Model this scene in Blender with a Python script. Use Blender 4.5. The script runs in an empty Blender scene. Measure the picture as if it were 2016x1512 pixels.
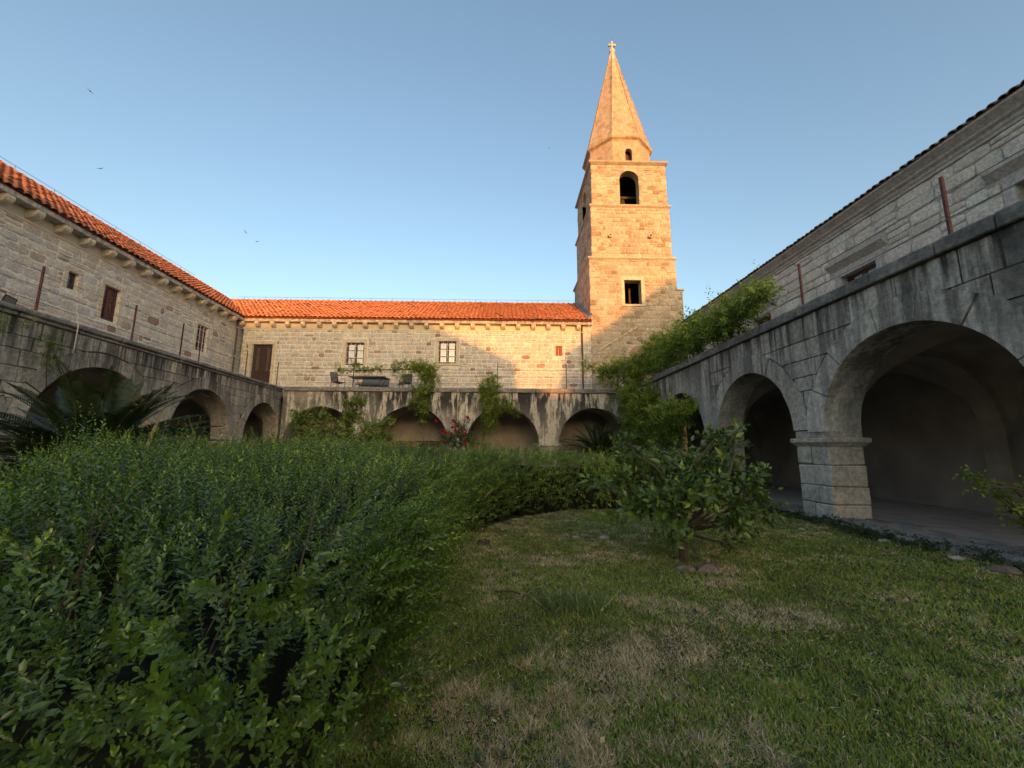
import bpy, math, random
import numpy as np
from mathutils import Vector, Matrix, Quaternion, Euler

random.seed(7)
rng = np.random.default_rng(11)
sc = bpy.context.scene
C = sc.collection
R = math.radians
PI = math.pi

# ------------------------------------------------------------------ camera
F_PX, PITCH, YAW, ROLL, EYE = 800.0, R(9.0903), R(0.5729), R(0.30), 1.5
fw = Vector((math.sin(YAW) * math.cos(PITCH), math.cos(YAW) * math.cos(PITCH), math.sin(PITCH)))
rt0 = Vector((math.cos(YAW), -math.sin(YAW), 0))
up0 = rt0.cross(fw)
rt = math.cos(ROLL) * rt0 + math.sin(ROLL) * up0
up = -math.sin(ROLL) * rt0 + math.cos(ROLL) * up0
cd = bpy.data.cameras.new('camera')
cd.sensor_width = 36.0
cd.sensor_fit = 'HORIZONTAL'
cd.lens = 36.0 * F_PX / 2016.0
cd.clip_start, cd.clip_end = 0.05, 2000
cam = bpy.data.objects.new('camera', cd)
C.objects.link(cam)
cam.matrix_world = Matrix(((rt.x, up.x, -fw.x, 0), (rt.y, up.y, -fw.y, 0), (rt.z, up.z, -fw.z, EYE), (0, 0, 0, 1)))
sc.camera = cam
CAM = np.array((0, 0, EYE))
_fw, _rt, _up = (np.array(v) for v in (fw, rt, up))


def shown(P):
    """how large a unit area at world point P shows (0 when well outside the view)"""
    v = np.asarray(P, float) - CAM
    d = v @ _fw
    dd = np.maximum(d, 0.01)
    x = v @ _rt / dd * F_PX
    y = v @ _up / dd * F_PX
    ok = (d > 0.2) & (np.abs(x) < 1040) & (np.abs(y) < 800)
    return np.where(ok, 1.0 / dd ** 2, 0.0)


# ------------------------------------------------------------------ sky, sun, exposure
SUN_EL, SUN_AZ = R(5.0), R(12.0)           # azimuth: to the right of straight behind the camera
w = bpy.data.worlds.new('World')
sc.world = w
w.use_nodes = True
wn = w.node_tree
sky = wn.nodes.new('ShaderNodeTexSky')
sky.sky_type = 'NISHITA'
sky.sun_disc = False
sky.sun_elevation = SUN_EL
sky.sun_rotation = PI - SUN_AZ
sky.altitude = 50
sky.air_density = 1.0
sky.dust_density = 3.0
sky.ozone_density = 1.35
bg = wn.nodes['Background']
bg.inputs['Strength'].default_value = 0.15
wn.links.new(sky.outputs['Color'], bg.inputs['Color'])

to_sun = Vector((math.sin(SUN_AZ) * math.cos(SUN_EL), -math.cos(SUN_AZ) * math.cos(SUN_EL), math.sin(SUN_EL)))
sl = bpy.data.lights.new('sun', 'SUN')
sl.energy = 1.5
sl.angle = R(0.35)
sl.color = (1.0, 0.38, 0.10)
sun = bpy.data.objects.new('sun', sl)
C.objects.link(sun)
sun.rotation_euler = to_sun.to_track_quat('Z', 'Y').to_euler()
sun.location = (0, 0, 60)

sc.view_settings.view_transform = 'Standard'
sc.view_settings.look = 'None'
sc.view_settings.gamma = 1.0
sc.view_settings.exposure = 1.8
sc.view_settings.use_curve_mapping = False
sc.cycles.use_denoising = True
sc.cycles.max_bounces = 8
sc.cycles.transparent_max_bounces = 12


# ------------------------------------------------------------------ node materials
class NT:
    def __init__(s, name):
        s.m = bpy.data.materials.new(name)
        s.m.use_nodes = True
        s.t = s.m.node_tree
        s.b = s.t.nodes['Principled BSDF']
        s.b.inputs['Roughness'].default_value = 0.9
        s.b.inputs['Specular IOR Level'].default_value = 0.25
        s.pos = s.n('ShaderNodeNewGeometry').outputs['Position']

    def n(s, typ, **kw):
        nd = s.t.nodes.new(typ)
        for k, v in kw.items():
            if hasattr(nd, k):
                setattr(nd, k, v)
        return nd

    def set(s, nd, key, v):
        if isinstance(v, bpy.types.NodeSocket):
            s.t.links.new(v, nd.inputs[key])
        else:
            nd.inputs[key].default_value = v

    def scaled(s, k):
        nd = s.n('ShaderNodeVectorMath', operation='MULTIPLY')
        s.set(nd, 0, s.pos)
        nd.inputs[1].default_value = k if hasattr(k, '__len__') else (k, k, k)
        return nd.outputs[0]

    def noise(s, scale, detail=5.0, rough=0.55, vec=None, distort=0.0):
        nd = s.n('ShaderNodeTexNoise')
        s.set(nd, 'Vector', vec if vec is not None else s.pos)
        nd.inputs['Scale'].default_value = scale
        nd.inputs['Detail'].default_value = detail
        nd.inputs['Roughness'].default_value = rough
        nd.inputs['Distortion'].default_value = distort
        return nd.outputs['Fac']

    def ramp(s, fac, stops, interp='LINEAR'):
        nd = s.n('ShaderNodeValToRGB')
        cr = nd.color_ramp
        cr.interpolation = interp
        while len(cr.elements) < len(stops):
            cr.elements.new(0.5)
        for e, (p, c) in zip(cr.elements, stops):
            e.position = p
            e.color = (*c, 1) if hasattr(c, '__len__') else (c, c, c, 1)
        s.set(nd, 'Fac', fac)
        return nd.outputs['Color']

    def mix(s, fac, a, b, mode='MIX'):
        nd = s.n('ShaderNodeMix', data_type='RGBA', blend_type=mode)
        s.set(nd, 0, fac)
        for i, v in ((6, a), (7, b)):
            if isinstance(v, bpy.types.NodeSocket):
                s.t.links.new(v, nd.inputs[i])
            else:
                nd.inputs[i].default_value = (*v, 1)
        return nd.outputs[2]

    def math(s, op, a, b=0.0, clamp=False):
        nd = s.n('ShaderNodeMath', operation=op)
        nd.use_clamp = clamp
        s.set(nd, 0, a)
        s.set(nd, 1, b)
        return nd.outputs[0]

    def zgrad(s, z0, z1, v0=0.0, v1=1.0):
        sp = s.n('ShaderNodeSeparateXYZ')
        s.set(sp, 0, s.pos)
        mr = s.n('ShaderNodeMapRange')
        s.set(mr, 0, sp.outputs[2])
        for i, v in zip((1, 2, 3, 4), (z0, z1, v0, v1)):
            mr.inputs[i].default_value = v
        return mr.outputs[0]

    def rnd(s, attr):
        if attr:
            nd = s.n('ShaderNodeAttribute')
            nd.attribute_name = 'rnd'
            return nd.outputs['Fac']
        return s.n('ShaderNodeObjectInfo').outputs['Random']

    def bump(s, h, strength=0.4, dist=0.02):
        nd = s.n('ShaderNodeBump')
        nd.inputs['Strength'].default_value = strength
        nd.inputs['Distance'].default_value = dist
        s.set(nd, 'Height', h)
        s.t.links.new(nd.outputs[0], s.b.inputs['Normal'])

    def col(s, c):
        s.set(s.b, 'Base Color', c if isinstance(c, bpy.types.NodeSocket) else (*c, 1))
        return s.m


def simple(name, c, rough=0.7, metal=0.0, spec=0.3, var=0.25, scale=8.0, bump=0.0):
    m = NT(name)
    n = m.noise(scale, 5)
    lo = tuple(x * (1 - var) for x in c)
    hi = tuple(min(1, x * (1 + var)) for x in c)
    m.b.inputs['Roughness'].default_value = rough
    m.b.inputs['Metallic'].default_value = metal
    m.b.inputs['Specular IOR Level'].default_value = spec
    if bump:
        m.bump(m.noise(scale * 4, 6), bump, 0.01)
    return m.col(m.ramp(n, [(0.3, lo), (0.7, hi)]))


def rubble(name, stops, attr, mottle=0.55, lichen=0.0, bump=0.55):
    """rough hewn limestone: a colour of its own for each stone, mottled, pitted"""
    m = NT(name)
    base = m.ramp(m.rnd(attr), stops, 'LINEAR')
    big = m.ramp(m.noise(2.3, 4), [(0.3, 0.78), (0.7, 1.15)])
    c = m.mix(mottle, base, m.mix(1.0, base, big, 'MULTIPLY'))
    med = m.ramp(m.noise(14, 6, 0.65), [(0.32, 0.62), (0.62, 1.15)])
    c = m.mix(1.0, c, med, 'MULTIPLY')
    pits = m.ramp(m.noise(46, 3, 0.6), [(0.28, 0.45), (0.4, 1.0)])
    c = m.mix(0.7, c, m.mix(1.0, c, pits, 'MULTIPLY'))
    if lichen:
        msk = m.ramp(m.noise(1.7, 6, 0.7), [(0.5, 0.0), (0.68, 1.0)])
        c = m.mix(m.math('MULTIPLY', msk, lichen), c, (0.10, 0.098, 0.09))
    m.bump(m.math('ADD', m.noise(18, 8, 0.7), m.math('MULTIPLY', m.noise(70, 4, 0.7), 0.5)), bump, 0.025)
    m.b.inputs['Roughness'].default_value = 0.92
    return m.col(c)


def streaked(name, stops, attr, streak=0.85, black=(0.032, 0.033, 0.034), z0=1.2, z1=4.6, base_amt=0.25, thr=(0.44, 0.60), sc_=(2.6, 2.6, 0.22), pale=(0.5, 0.46, 0.38), rndoff=False):
    """weathered limestone with black lichen run-off streaks and pale lime streaks"""
    m = NT(name)
    base = m.ramp(m.noise(1.3, 5) if rndoff else m.rnd(attr), stops)
    med = m.ramp(m.noise(11, 7, 0.68), [(0.3, 0.55), (0.65, 1.2)])
    c = m.mix(1.0, base, med, 'MULTIPLY')
    st = m.noise(1.0, 6, 0.62, m.scaled(sc_), 0.35)
    fine = m.noise(1.0, 4, 0.6, m.scaled(tuple(k * 4.5 for k in sc_)), 0.2)
    comb = m.math('ADD', m.math('MULTIPLY', st, 0.7), m.math('MULTIPLY', fine, 0.3))
    msk = m.ramp(comb, [(thr[0], 0.0), (thr[1], 1.0)])
    grad = m.zgrad(z0, z1, base_amt, 1.0)
    patch = m.ramp(m.noise(0.55, 3, 0.5), [(0.34, 0.55), (0.56, 1.0)])
    msk = m.math('MULTIPLY', m.math('MULTIPLY', m.math('MULTIPLY', msk, grad), patch), streak, True)
    pl = m.ramp(m.noise(1.0, 5, 0.6, m.scaled((sc_[0] * 1.7, sc_[1] * 1.7, sc_[2] * 1.3))), [(0.56, 0.0), (0.66, 1.0)])
    c = m.mix(m.math('MULTIPLY', pl, 0.55), c, pale)
    c = m.mix(msk, c, black)
    blot = m.ramp(m.noise(3.1, 7, 0.75), [(0.52, 0.0), (0.7, 1.0)])
    c = m.mix(m.math('MULTIPLY', blot, 0.5), c, (0.075, 0.073, 0.068))
    m.bump(m.math('ADD', m.noise(9, 9, 0.75), m.math('MULTIPLY', m.noise(50, 4), 0.4)), 0.85, 0.05)
    m.b.inputs['Roughness'].default_value = 0.95
    return m.col(c)


WARM = [(0.0, (0.424, 0.329, 0.243)), (0.04, (0.312, 0.198, 0.146)), (0.07, (0.524, 0.448, 0.357)), (0.35, (0.648, 0.580, 0.488)), (0.6, (0.574, 0.514, 0.433)), (0.8, (0.524, 0.501, 0.480)), (0.93, (0.713, 0.660, 0.556)), (1.0, (0.400, 0.343, 0.290))]
TOWER = [(0.0, (0.462, 0.361, 0.245)), (0.12, (0.314, 0.226, 0.154)), (0.3, (0.536, 0.442, 0.318)), (0.6, (0.462, 0.379, 0.281)), (0.85, (0.573, 0.497, 0.381)), (1.0, (0.389, 0.326, 0.254))]
GREYW = [(0.0, (0.522, 0.462, 0.383)), (0.2, (0.652, 0.590, 0.506)), (0.5, (0.720, 0.667, 0.580)), (0.8, (0.600, 0.551, 0.482)), (1.0, (0.720, 0.718, 0.618))]
ASH_L = [(0.0, (0.438, 0.392, 0.320)), (0.3, (0.592, 0.532, 0.431)), (0.6, (0.489, 0.442, 0.370)), (0.85, (0.696, 0.620, 0.505)), (1.0, (0.361, 0.329, 0.283))]
ASH_R = [(0.0, (0.42, 0.385, 0.325)), (0.25, (0.70, 0.645, 0.55)), (0.45, (0.55, 0.505, 0.43)), (0.7, (0.72, 0.68, 0.58)), (0.88, (0.49, 0.445, 0.38)), (1.0, (0.66, 0.605, 0.515))]

M = {}
for k, attr in (('', False), ('_j', True)):
    M['warm' + k] = rubble('warm_limestone' + k, WARM, attr)
    M['tower' + k] = rubble('tower_limestone' + k, TOWER, attr, lichen=0.35)
    M['greyw' + k] = rubble('grey_limestone' + k, GREYW, attr, lichen=0.3)
    M['ashl' + k] = streaked('weathered_ashlar_warm' + k, ASH_L, attr, streak=0.97, z0=2.3, z1=4.6, base_amt=0.1, thr=(0.42, 0.53))
    M['ashr' + k] = streaked('weathered_ashlar_grey' + k, ASH_R, attr, streak=0.97, z0=1.8, z1=4.6, base_amt=0.12, thr=(0.42, 0.54))
M['mortar'] = rubble('pale_mortar', [(0.0, (0.76, 0.70, 0.59)), (1.0, (0.76, 0.70, 0.59))], False, bump=0.3)
M['mortar_t'] = rubble('tower_mortar', [(0.0, (0.50, 0.42, 0.31)), (1.0, (0.50, 0.42, 0.31))], False, bump=0.4)
M['mortar_g'] = rubble('grey_mortar', [(0.0, (0.46, 0.43, 0.38)), (1.0, (0.46, 0.43, 0.38))], False, bump=0.4)
M['joint'] = simple('dark_joint', (0.07, 0.066, 0.06), 0.95, var=0.4)
M['dressed'] = rubble('dressed_limestone', [(0.0, (0.60, 0.51, 0.37)), (1.0, (0.64, 0.56, 0.42))], False, bump=0.25)
M['dressed_g'] = rubble('dressed_grey_limestone', [(0.0, (0.44, 0.42, 0.38)), (1.0, (0.50, 0.47, 0.43))], False, lichen=0.4, bump=0.25)
M['stucco'] = streaked('stained_stucco', [(0.3, (0.52, 0.47, 0.38)), (0.5, (0.64, 0.58, 0.47)), (0.7, (0.56, 0.51, 0.42))], False, streak=0.98, z0=1.4, z1=4.2, base_amt=0.4, thr=(0.44, 0.51), sc_=(2.0, 2.0, 0.36), pale=(.68, .62, .52), rndoff=True)
M['coping'] = streaked('coping_stone', [(0.0, (0.26, 0.25, 0.23)), (1.0, (0.34, 0.32, 0.29))], False, streak=0.6, z0=4.0, z1=4.6, base_amt=1.0, sc_=(1.1, 1.1, 1.1), thr=(0.45, 0.65))
M['plaster'] = simple('vault_plaster', (0.34, 0.29, 0.235), 0.95, var=0.25, scale=1.5, bump=0.2)
M['wallplaster'] = simple('walkway_plaster', (0.31, 0.27, 0.24), 0.95, var=0.28, scale=0.8, bump=0.12)
M['fascia'] = streaked('eave_slab', [(0.3, (0.50, 0.46, 0.40)), (0.7, (0.62, 0.57, 0.49))], False, streak=0.8, z0=9.4, z1=9.75, base_amt=0.2, thr=(0.44, 0.58), sc_=(4, 4, 1.2), rndoff=True)
M['frieze'] = simple('frieze_plaster', (0.62, 0.53, 0.40), 0.9, var=0.1, scale=3)
M['wood'] = simple('dark_red_wood', (0.075, 0.022, 0.020), 0.45, spec=0.4, var=0.35, scale=20)
M['redshutter'] = simple('red_shutter_paint', (0.26, 0.055, 0.035), 0.6, var=0.2)
M['brownwood'] = simple('brown_door_wood', (0.045, 0.024, 0.018), 0.5, spec=0.4, var=0.35, scale=20)
M['rust'] = simple('rust_red_paint', (0.115, 0.040, 0.036), 0.6, var=0.4, scale=14)
M['darkiron'] = simple('dark_iron', (0.03, 0.026, 0.026), 0.5, metal=0.5, var=0.4, scale=14)
M['wire'] = simple('thin_wire', (0.10, 0.085, 0.075), 0.5, metal=0.4)
M['pipe'] = simple('brown_pipe', (0.075, 0.040, 0.034), 0.4, spec=0.5, var=0.3)
M['whitegrille'] = simple('pale_painted_bar', (0.72, 0.68, 0.66), 0.5)
M['curtain'] = simple('white_curtain', (0.80, 0.80, 0.78), 0.9, var=0.08, scale=10)
M['dark'] = simple('painted_shade', (0.02, 0.018, 0.017), 0.95)  # near-black, the shade of unlit rooms put into the colour
M['sling'] = simple('grey_sling_fabric', (0.17, 0.165, 0.16), 0.85, var=0.15, scale=60)
M['tabletop'] = simple('dark_table_top', (0.028, 0.027, 0.032), 0.35, spec=0.5)
M['lead'] = simple('lead_flashing', (0.20, 0.215, 0.235), 0.5, metal=0.3)
M['bell'] = simple('bronze_bell', (0.16, 0.12, 0.06), 0.45, metal=0.8)
M['spire'] = rubble('spire_render', [(0.0, (0.52, 0.39, 0.27)), (1.0, (0.52, 0.39, 0.27))], False, mottle=0.95, lichen=0.6, bump=0.6)
M['bark'] = simple('bark', (0.060, 0.045, 0.033), 0.95, var=0.4, scale=18, bump=0.5)
M['twig'] = simple('twig', (0.075, 0.060, 0.038), 0.9, var=0.3)
M['soilstone'] = rubble('field_stone', [(0.0, (0.15, 0.11, 0.09)), (0.5, (0.19, 0.155, 0.13)), (1.0, (0.17, 0.13, 0.11))], False)
M['soilgrey'] = rubble('dirty_plinth_stone', [(0.0, (0.16, 0.155, 0.14)), (0.5, (0.24, 0.23, 0.21)), (1.0, (0.20, 0.19, 0.17))], False, lichen=0.5)
M['palestone'] = rubble('pale_stone', [(0.0, (0.36, 0.33, 0.28)), (1.0, (0.44, 0.40, 0.34))], False)
M['rope'] = simple('pale_cord', (0.55, 0.52, 0.46), 0.8)
M['ochre'] = simple('ochre_colour', (0.22, 0.12, 0.03), 0.85, var=0.15)
M['bird'] = simple('bird_feathers', (0.025, 0.024, 0.026), 0.8)


def tile_mat(name, stops, attr):
    m = NT(name)
    base = m.ramp(m.rnd(attr), stops)
    n = m.ramp(m.noise(9, 6, 0.65), [(0.3, 0.68), (0.68, 1.18)])
    c = m.mix(1.0, base, n, 'MULTIPLY')
    dirt = m.ramp(m.noise(1.1, 7, 0.75), [(0.52, 0.0), (0.66, 1.0)])
    c = m.mix(m.math('MULTIPLY', dirt, 0.6), c, (0.19, 0.10, 0.07))
    m.bump(m.noise(30, 5), 0.2, 0.01)
    m.b.inputs['Roughness'].default_value = 0.85
    return m.col(c)


TILE = [(0.0, (0.451, 0.184, 0.105)), (0.04, (0.181, 0.132, 0.105)), (0.06, (0.506, 0.205, 0.114)), (0.5, (0.595, 0.242, 0.124)), (0.8, (0.523, 0.220, 0.134)), (1.0, (0.632, 0.294, 0.161))]
OLDTILE = [(0.0, (0.26, 0.19, 0.15)), (0.5, (0.34, 0.25, 0.19)), (1.0, (0.20, 0.16, 0.13))]
for k, attr in (('', False), ('_j', True)):
    M['tile' + k] = tile_mat('terracotta' + k, TILE, attr)
    M['oldtile' + k] = tile_mat('old_terracotta' + k, OLDTILE, attr)
M['deck'] = simple('tile_channel', (0.30, 0.085, 0.045), 0.9, var=0.3)

mg = NT('window_glass')
tr = mg.n('ShaderNodeBsdfTransparent')
gl = mg.n('ShaderNodeBsdfGlossy')
gl.inputs['Roughness'].default_value = 0.03
fr = mg.n('ShaderNodeFresnel')
fr.inputs['IOR'].default_value = 1.5
ms = mg.n('ShaderNodeMixShader')
mg.set(ms, 0, mg.math('ADD', fr.outputs[0], 0.06, True))
mg.t.links.new(tr.outputs[0], ms.inputs[1])
mg.t.links.new(gl.outputs[0], ms.inputs[2])
mg.t.links.new(ms.outputs[0], mg.t.nodes['Material Output'].inputs[0])
M['glass'] = mg.m


def leaf_mat(name, stops, rough=0.42, spec=0.45, trans=0.25, objrnd=False):
    m = NT(name)
    c = m.ramp(m.rnd(True), stops)
    n = m.ramp(m.noise(25, 2), [(0.3, 0.75), (0.7, 1.2)])
    c = m.mix(1.0, c, n, 'MULTIPLY')
    m.b.inputs['Roughness'].default_value = rough
    m.b.inputs['Specular IOR Level'].default_value = spec
    m.col(c)
    t = m.n('ShaderNodeBsdfTranslucent')
    m.t.links.new(c, t.inputs['Color'])
    s = m.n('ShaderNodeMixShader')
    s.inputs[0].default_value = trans
    m.t.links.new(m.b.outputs[0], s.inputs[1])
    m.t.links.new(t.outputs[0], s.inputs[2])
    m.t.links.new(s.outputs[0], m.t.nodes['Material Output'].inputs[0])
    return m.m


M['myrtle'] = leaf_mat('myrtle_leaf', [(0.0, (0.057, 0.100, 0.013)), (0.5, (0.110, 0.190, 0.020)), (0.75, (0.167, 0.267, 0.026)), (0.9, (0.269, 0.365, 0.032)), (1.0, (0.358, 0.435, 0.049))], 0.28, 0.62, 0.26)
M['box'] = leaf_mat('box_leaf', [(0.0, (0.080, 0.131, 0.016)), (0.5, (0.154, 0.248, 0.026)), (0.75, (0.234, 0.348, 0.034)), (0.9, (0.377, 0.475, 0.041)), (1.0, (0.501, 0.568, 0.063))], 0.28, 0.62, 0.26)
M['citrus'] = leaf_mat('citrus_leaf', [(0.0, (0.056, 0.099, 0.022)), (0.5, (0.093, 0.164, 0.029)), (0.75, (0.186, 0.269, 0.036)), (1.0, (0.404, 0.463, 0.072))], 0.34, 0.5, 0.22)
M['vine'] = leaf_mat('wisteria_leaf', [(0.0, (0.108, 0.166, 0.027)), (0.5, (0.230, 0.332, 0.045)), (0.85, (0.403, 0.499, 0.075)), (1.0, (0.600, 0.600, 0.105))], 0.5, 0.35, 0.42)
M['shrub'] = leaf_mat('shrub_leaf', [(0.0, (0.116, 0.168, 0.026)), (0.5, (0.203, 0.273, 0.046)), (1.0, (0.464, 0.504, 0.117))], 0.5, 0.35, 0.35)
M['roseleaf'] = leaf_mat('rose_leaf', [(0.0, (0.042, 0.078, 0.030)), (1.0, (0.112, 0.163, 0.072))], 0.5, 0.35, 0.25)
M['cycad'] = leaf_mat('cycad_leaflet', [(0.0, (0.018, 0.030, 0.010)), (0.6, (0.034, 0.056, 0.016)), (1.0, (0.065, 0.088, 0.026))], 0.42, 0.4, 0.1)
M['ivy'] = leaf_mat('ground_ivy_leaf', [(0.0, (0.03, 0.055, 0.02)), (1.0, (0.075, 0.12, 0.04))], 0.5, 0.35, 0.2)
M['iris'] = leaf_mat('dry_iris_blade', [(0.0, (0.10, 0.12, 0.05)), (0.5, (0.30, 0.24, 0.12)), (1.0, (0.42, 0.34, 0.20))], 0.7, 0.2, 0.2)
M['straw'] = leaf_mat('cut_straw', [(0.0, (0.30, 0.23, 0.13)), (1.0, (0.60, 0.50, 0.33))], 0.8, 0.2, 0.1)
M['litter'] = leaf_mat('leaf_litter', [(0.0, (0.10, 0.06, 0.03)), (0.6, (0.22, 0.13, 0.06)), (1.0, (0.45, 0.36, 0.20))], 0.8, 0.2, 0.1)
M['petal'] = simple('red_rose_petal', (0.36, 0.010, 0.022), 0.6, var=0.35, scale=40)
M['fruit'] = simple('green_citrus_peel', (0.050, 0.110, 0.035), 0.4, spec=0.4, var=0.2, scale=60, bump=0.2)
mgz = NT('grass_blade')
at = mgz.n('ShaderNodeAttribute')
at.attribute_name = 'col'
mgz.b.inputs['Roughness'].default_value = 0.7
mgz.col(at.outputs['Color'])
M['grass'] = mgz.m
mgd = NT('lawn_soil')
gcol = mgd.ramp(mgd.noise(1.1, 7, 0.7), [(0.35, (0.040, 0.047, 0.018)), (0.55, (0.075, 0.065, 0.036)), (0.7, (0.105, 0.085, 0.055))])
gcol = mgd.mix(1.0, gcol, mgd.ramp(mgd.noise(40, 5, 0.7), [(0.3, 0.5), (0.7, 1.3)]), 'MULTIPLY')
mgd.bump(mgd.noise(35, 6), 0.8, 0.03)
M['soil'] = mgd.col(gcol)
M['paving'] = simple('walkway_paving', (0.33, 0.295, 0.28), 0.9, var=0.2, scale=2.5, bump=0.2)


# ------------------------------------------------------------------ objects and meshes
class MB:
    def __init__(s):
        s.v, s.f = [], []

    def poly(s, pts):
        i = len(s.v)
        s.v += [tuple(p) for p in pts]
        s.f.append(tuple(range(i, i + len(pts))))

    def box(s, x0, x1, y0, y1, z0, z1):
        i = len(s.v)
        s.v += [(x, y, z) for z in (z0, z1) for y in (y0, y1) for x in (x0, x1)]
        for f in ((0, 2, 3, 1), (4, 5, 7, 6), (0, 1, 5, 4), (2, 6, 7, 3), (0, 4, 6, 2), (1, 3, 7, 5)):
            s.f.append(tuple(i + k for k in f))
        return s

    def cbox(s, x0, x1, y0, y1, z0, z1, c=0.02, j=0.0, rnd=random):
        """box with chamfered edges, corners slightly off"""
        i = len(s.v)
        X, Y, Z = (x0, x1), (y0, y1), (z0, z1)
        c = min(c, 0.45 * (x1 - x0), 0.45 * (y1 - y0), 0.45 * (z1 - z0))
        idx = {}
        for a in (0, 1):
            for b in (0, 1):
                for d in (0, 1):
                    sx, sy, sz = (1 - 2 * a), (1 - 2 * b), (1 - 2 * d)
                    jx, jy, jz = ((rnd.random() - .5) * 2 * j for _ in range(3))
                    for ax in range(3):
                        p = [X[a] + sx * c + jx, Y[b] + sy * c + jy, Z[d] + sz * c + jz]
                        p[ax] = (X[a], Y[b], Z[d])[ax] + (jx, jy, jz)[ax] * 0.6
                        idx[a, b, d, ax] = len(s.v)
                        s.v.append(tuple(p))
        def q(*ks): s.f.append(tuple(idx[k] for k in ks))
        q((0, 0, 0, 0), (0, 0, 1, 0), (0, 1, 1, 0), (0, 1, 0, 0)); q((1, 0, 0, 0), (1, 1, 0, 0), (1, 1, 1, 0), (1, 0, 1, 0))
        q((0, 0, 0, 1), (1, 0, 0, 1), (1, 0, 1, 1), (0, 0, 1, 1)); q((0, 1, 0, 1), (0, 1, 1, 1), (1, 1, 1, 1), (1, 1, 0, 1))
        q((0, 0, 0, 2), (0, 1, 0, 2), (1, 1, 0, 2), (1, 0, 0, 2)); q((0, 0, 1, 2), (1, 0, 1, 2), (1, 1, 1, 2), (0, 1, 1, 2))
        for a in (0, 1):
            for b in (0, 1):
                q((a, b, 0, 0), (a, b, 0, 1), (a, b, 1, 1), (a, b, 1, 0))
                q((a, 0, b, 0), (a, 0, b, 2), (a, 1, b, 2), (a, 1, b, 0))
                q((0, a, b, 1), (0, a, b, 2), (1, a, b, 2), (1, a, b, 1))
                for d in (0, 1):
                    q((a, b, d, 0), (a, b, d, 1), (a, b, d, 2))
        return s

    def tube(s, pts, r, n=6, cap=True):
        pts = [Vector(p) for p in pts]
        rs = [float(q) for q in r] if hasattr(r, '__len__') else [float(r)] * len(pts)
        rings = []
        for k, p in enumerate(pts):
            t = (pts[min(k + 1, len(pts) - 1)] - pts[max(k - 1, 0)]).normalized()
            a = t.cross(Vector((0, 0, 1)) if abs(t.z) < 0.9 else Vector((1, 0, 0))).normalized()
            b = t.cross(a)
            i = len(s.v)
            for m in range(n):
                an = 2 * PI * m / n
                s.v.append(tuple(p + rs[k] * (math.cos(an) * a + math.sin(an) * b)))
            rings.append(i)
        for k in range(len(rings) - 1):
            for m in range(n):
                m2 = (m + 1) % n
                s.f.append((rings[k] + m, rings[k] + m2, rings[k + 1] + m2, rings[k + 1] + m))
        if cap:
            s.f.append(tuple(rings[0] + m for m in range(n))[::-1])
            s.f.append(tuple(rings[-1] + m for m in range(n)))
        return s

    def lathe(s, prof, n=12, cx=0, cy=0):
        i = len(s.v)
        for r, z in prof:
            for m in range(n):
                s.v.append((cx + r * math.cos(2 * PI * m / n), cy + r * math.sin(2 * PI * m / n), z))
        for k in range(len(prof) - 1):
            for m in range(n):
                m2 = (m + 1) % n
                s.f.append((i + k * n + m, i + k * n + m2, i + (k + 1) * n + m2, i + (k + 1) * n + m))
        return s

    def prism(s, pts, d0, d1):
        """polygon in x,z (ccw seen from -y) swept from y=d0 (front) to y=d1"""
        n = len(pts)
        i = len(s.v)
        s.v += [(x, d0, z) for x, z in pts] + [(x, d1, z) for x, z in pts]
        s.f.append(tuple(range(i, i + n)))
        s.f.append(tuple(range(i + n, i + 2 * n))[::-1])
        for k in range(n):
            k2 = (k + 1) % n
            s.f.append((i + k, i + n + k, i + n + k2, i + k2))
        return s

    def mesh(s, name, mat, smooth=False):
        me = bpy.data.meshes.new(name)
        me.from_pydata(s.v, [], s.f)
        me.validate()
        if mat is not None:
            me.materials.append(M[mat] if isinstance(mat, str) else mat)
        if smooth:
            me.polygons.foreach_set('use_smooth', [True] * len(me.polygons))
        return me

    def build(s, name, mat, parent=None, smooth=False, **kw):
        return link(name, s.mesh(name, mat, smooth), parent, **kw)


def link(name, me, parent=None, label=None, cat=None, group=None, kind=None, loc=None):
    o = bpy.data.objects.new(name, me)
    C.objects.link(o)
    if parent is not None:
        o.parent = parent
    if loc is not None:
        o.location = loc
    for k, v in (('label', label), ('category', cat), ('group', group), ('kind', kind)):
        if v:
            o[k] = v
    return o


def thing(name, label, cat, loc=(0, 0, 0), rz=0.0, group=None, kind=None):
    o = link(name, None, None, label, cat, group, kind, loc)
    o.rotation_euler = (0, 0, rz)
    return o


def npmesh(name, V, T, mat, rnd=None, col=None, smooth=False):
    """triangle or quad soup from numpy arrays"""
    me = bpy.data.meshes.new(name)
    V = np.asarray(V, np.float32)
    T = np.asarray(T, np.int32)
    k = T.shape[1]
    me.vertices.add(len(V))
    me.vertices.foreach_set('co', V.ravel())
    me.loops.add(T.size)
    me.loops.foreach_set('vertex_index', T.ravel())
    me.polygons.add(len(T))
    me.polygons.foreach_set('loop_start', np.arange(0, T.size, k, dtype=np.int32))
    if smooth:
        me.polygons.foreach_set('use_smooth', np.ones(len(T), bool))
    if rnd is not None:
        a = me.attributes.new('rnd', 'FLOAT', 'POINT')
        a.data.foreach_set('value', np.asarray(rnd, np.float32))
    if col is not None:
        a = me.attributes.new('col', 'FLOAT_COLOR', 'POINT')
        a.data.foreach_set('color', np.asarray(col, np.float32).ravel())
    me.update(calc_edges=True)
    me.materials.append(M[mat])
    return me


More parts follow.
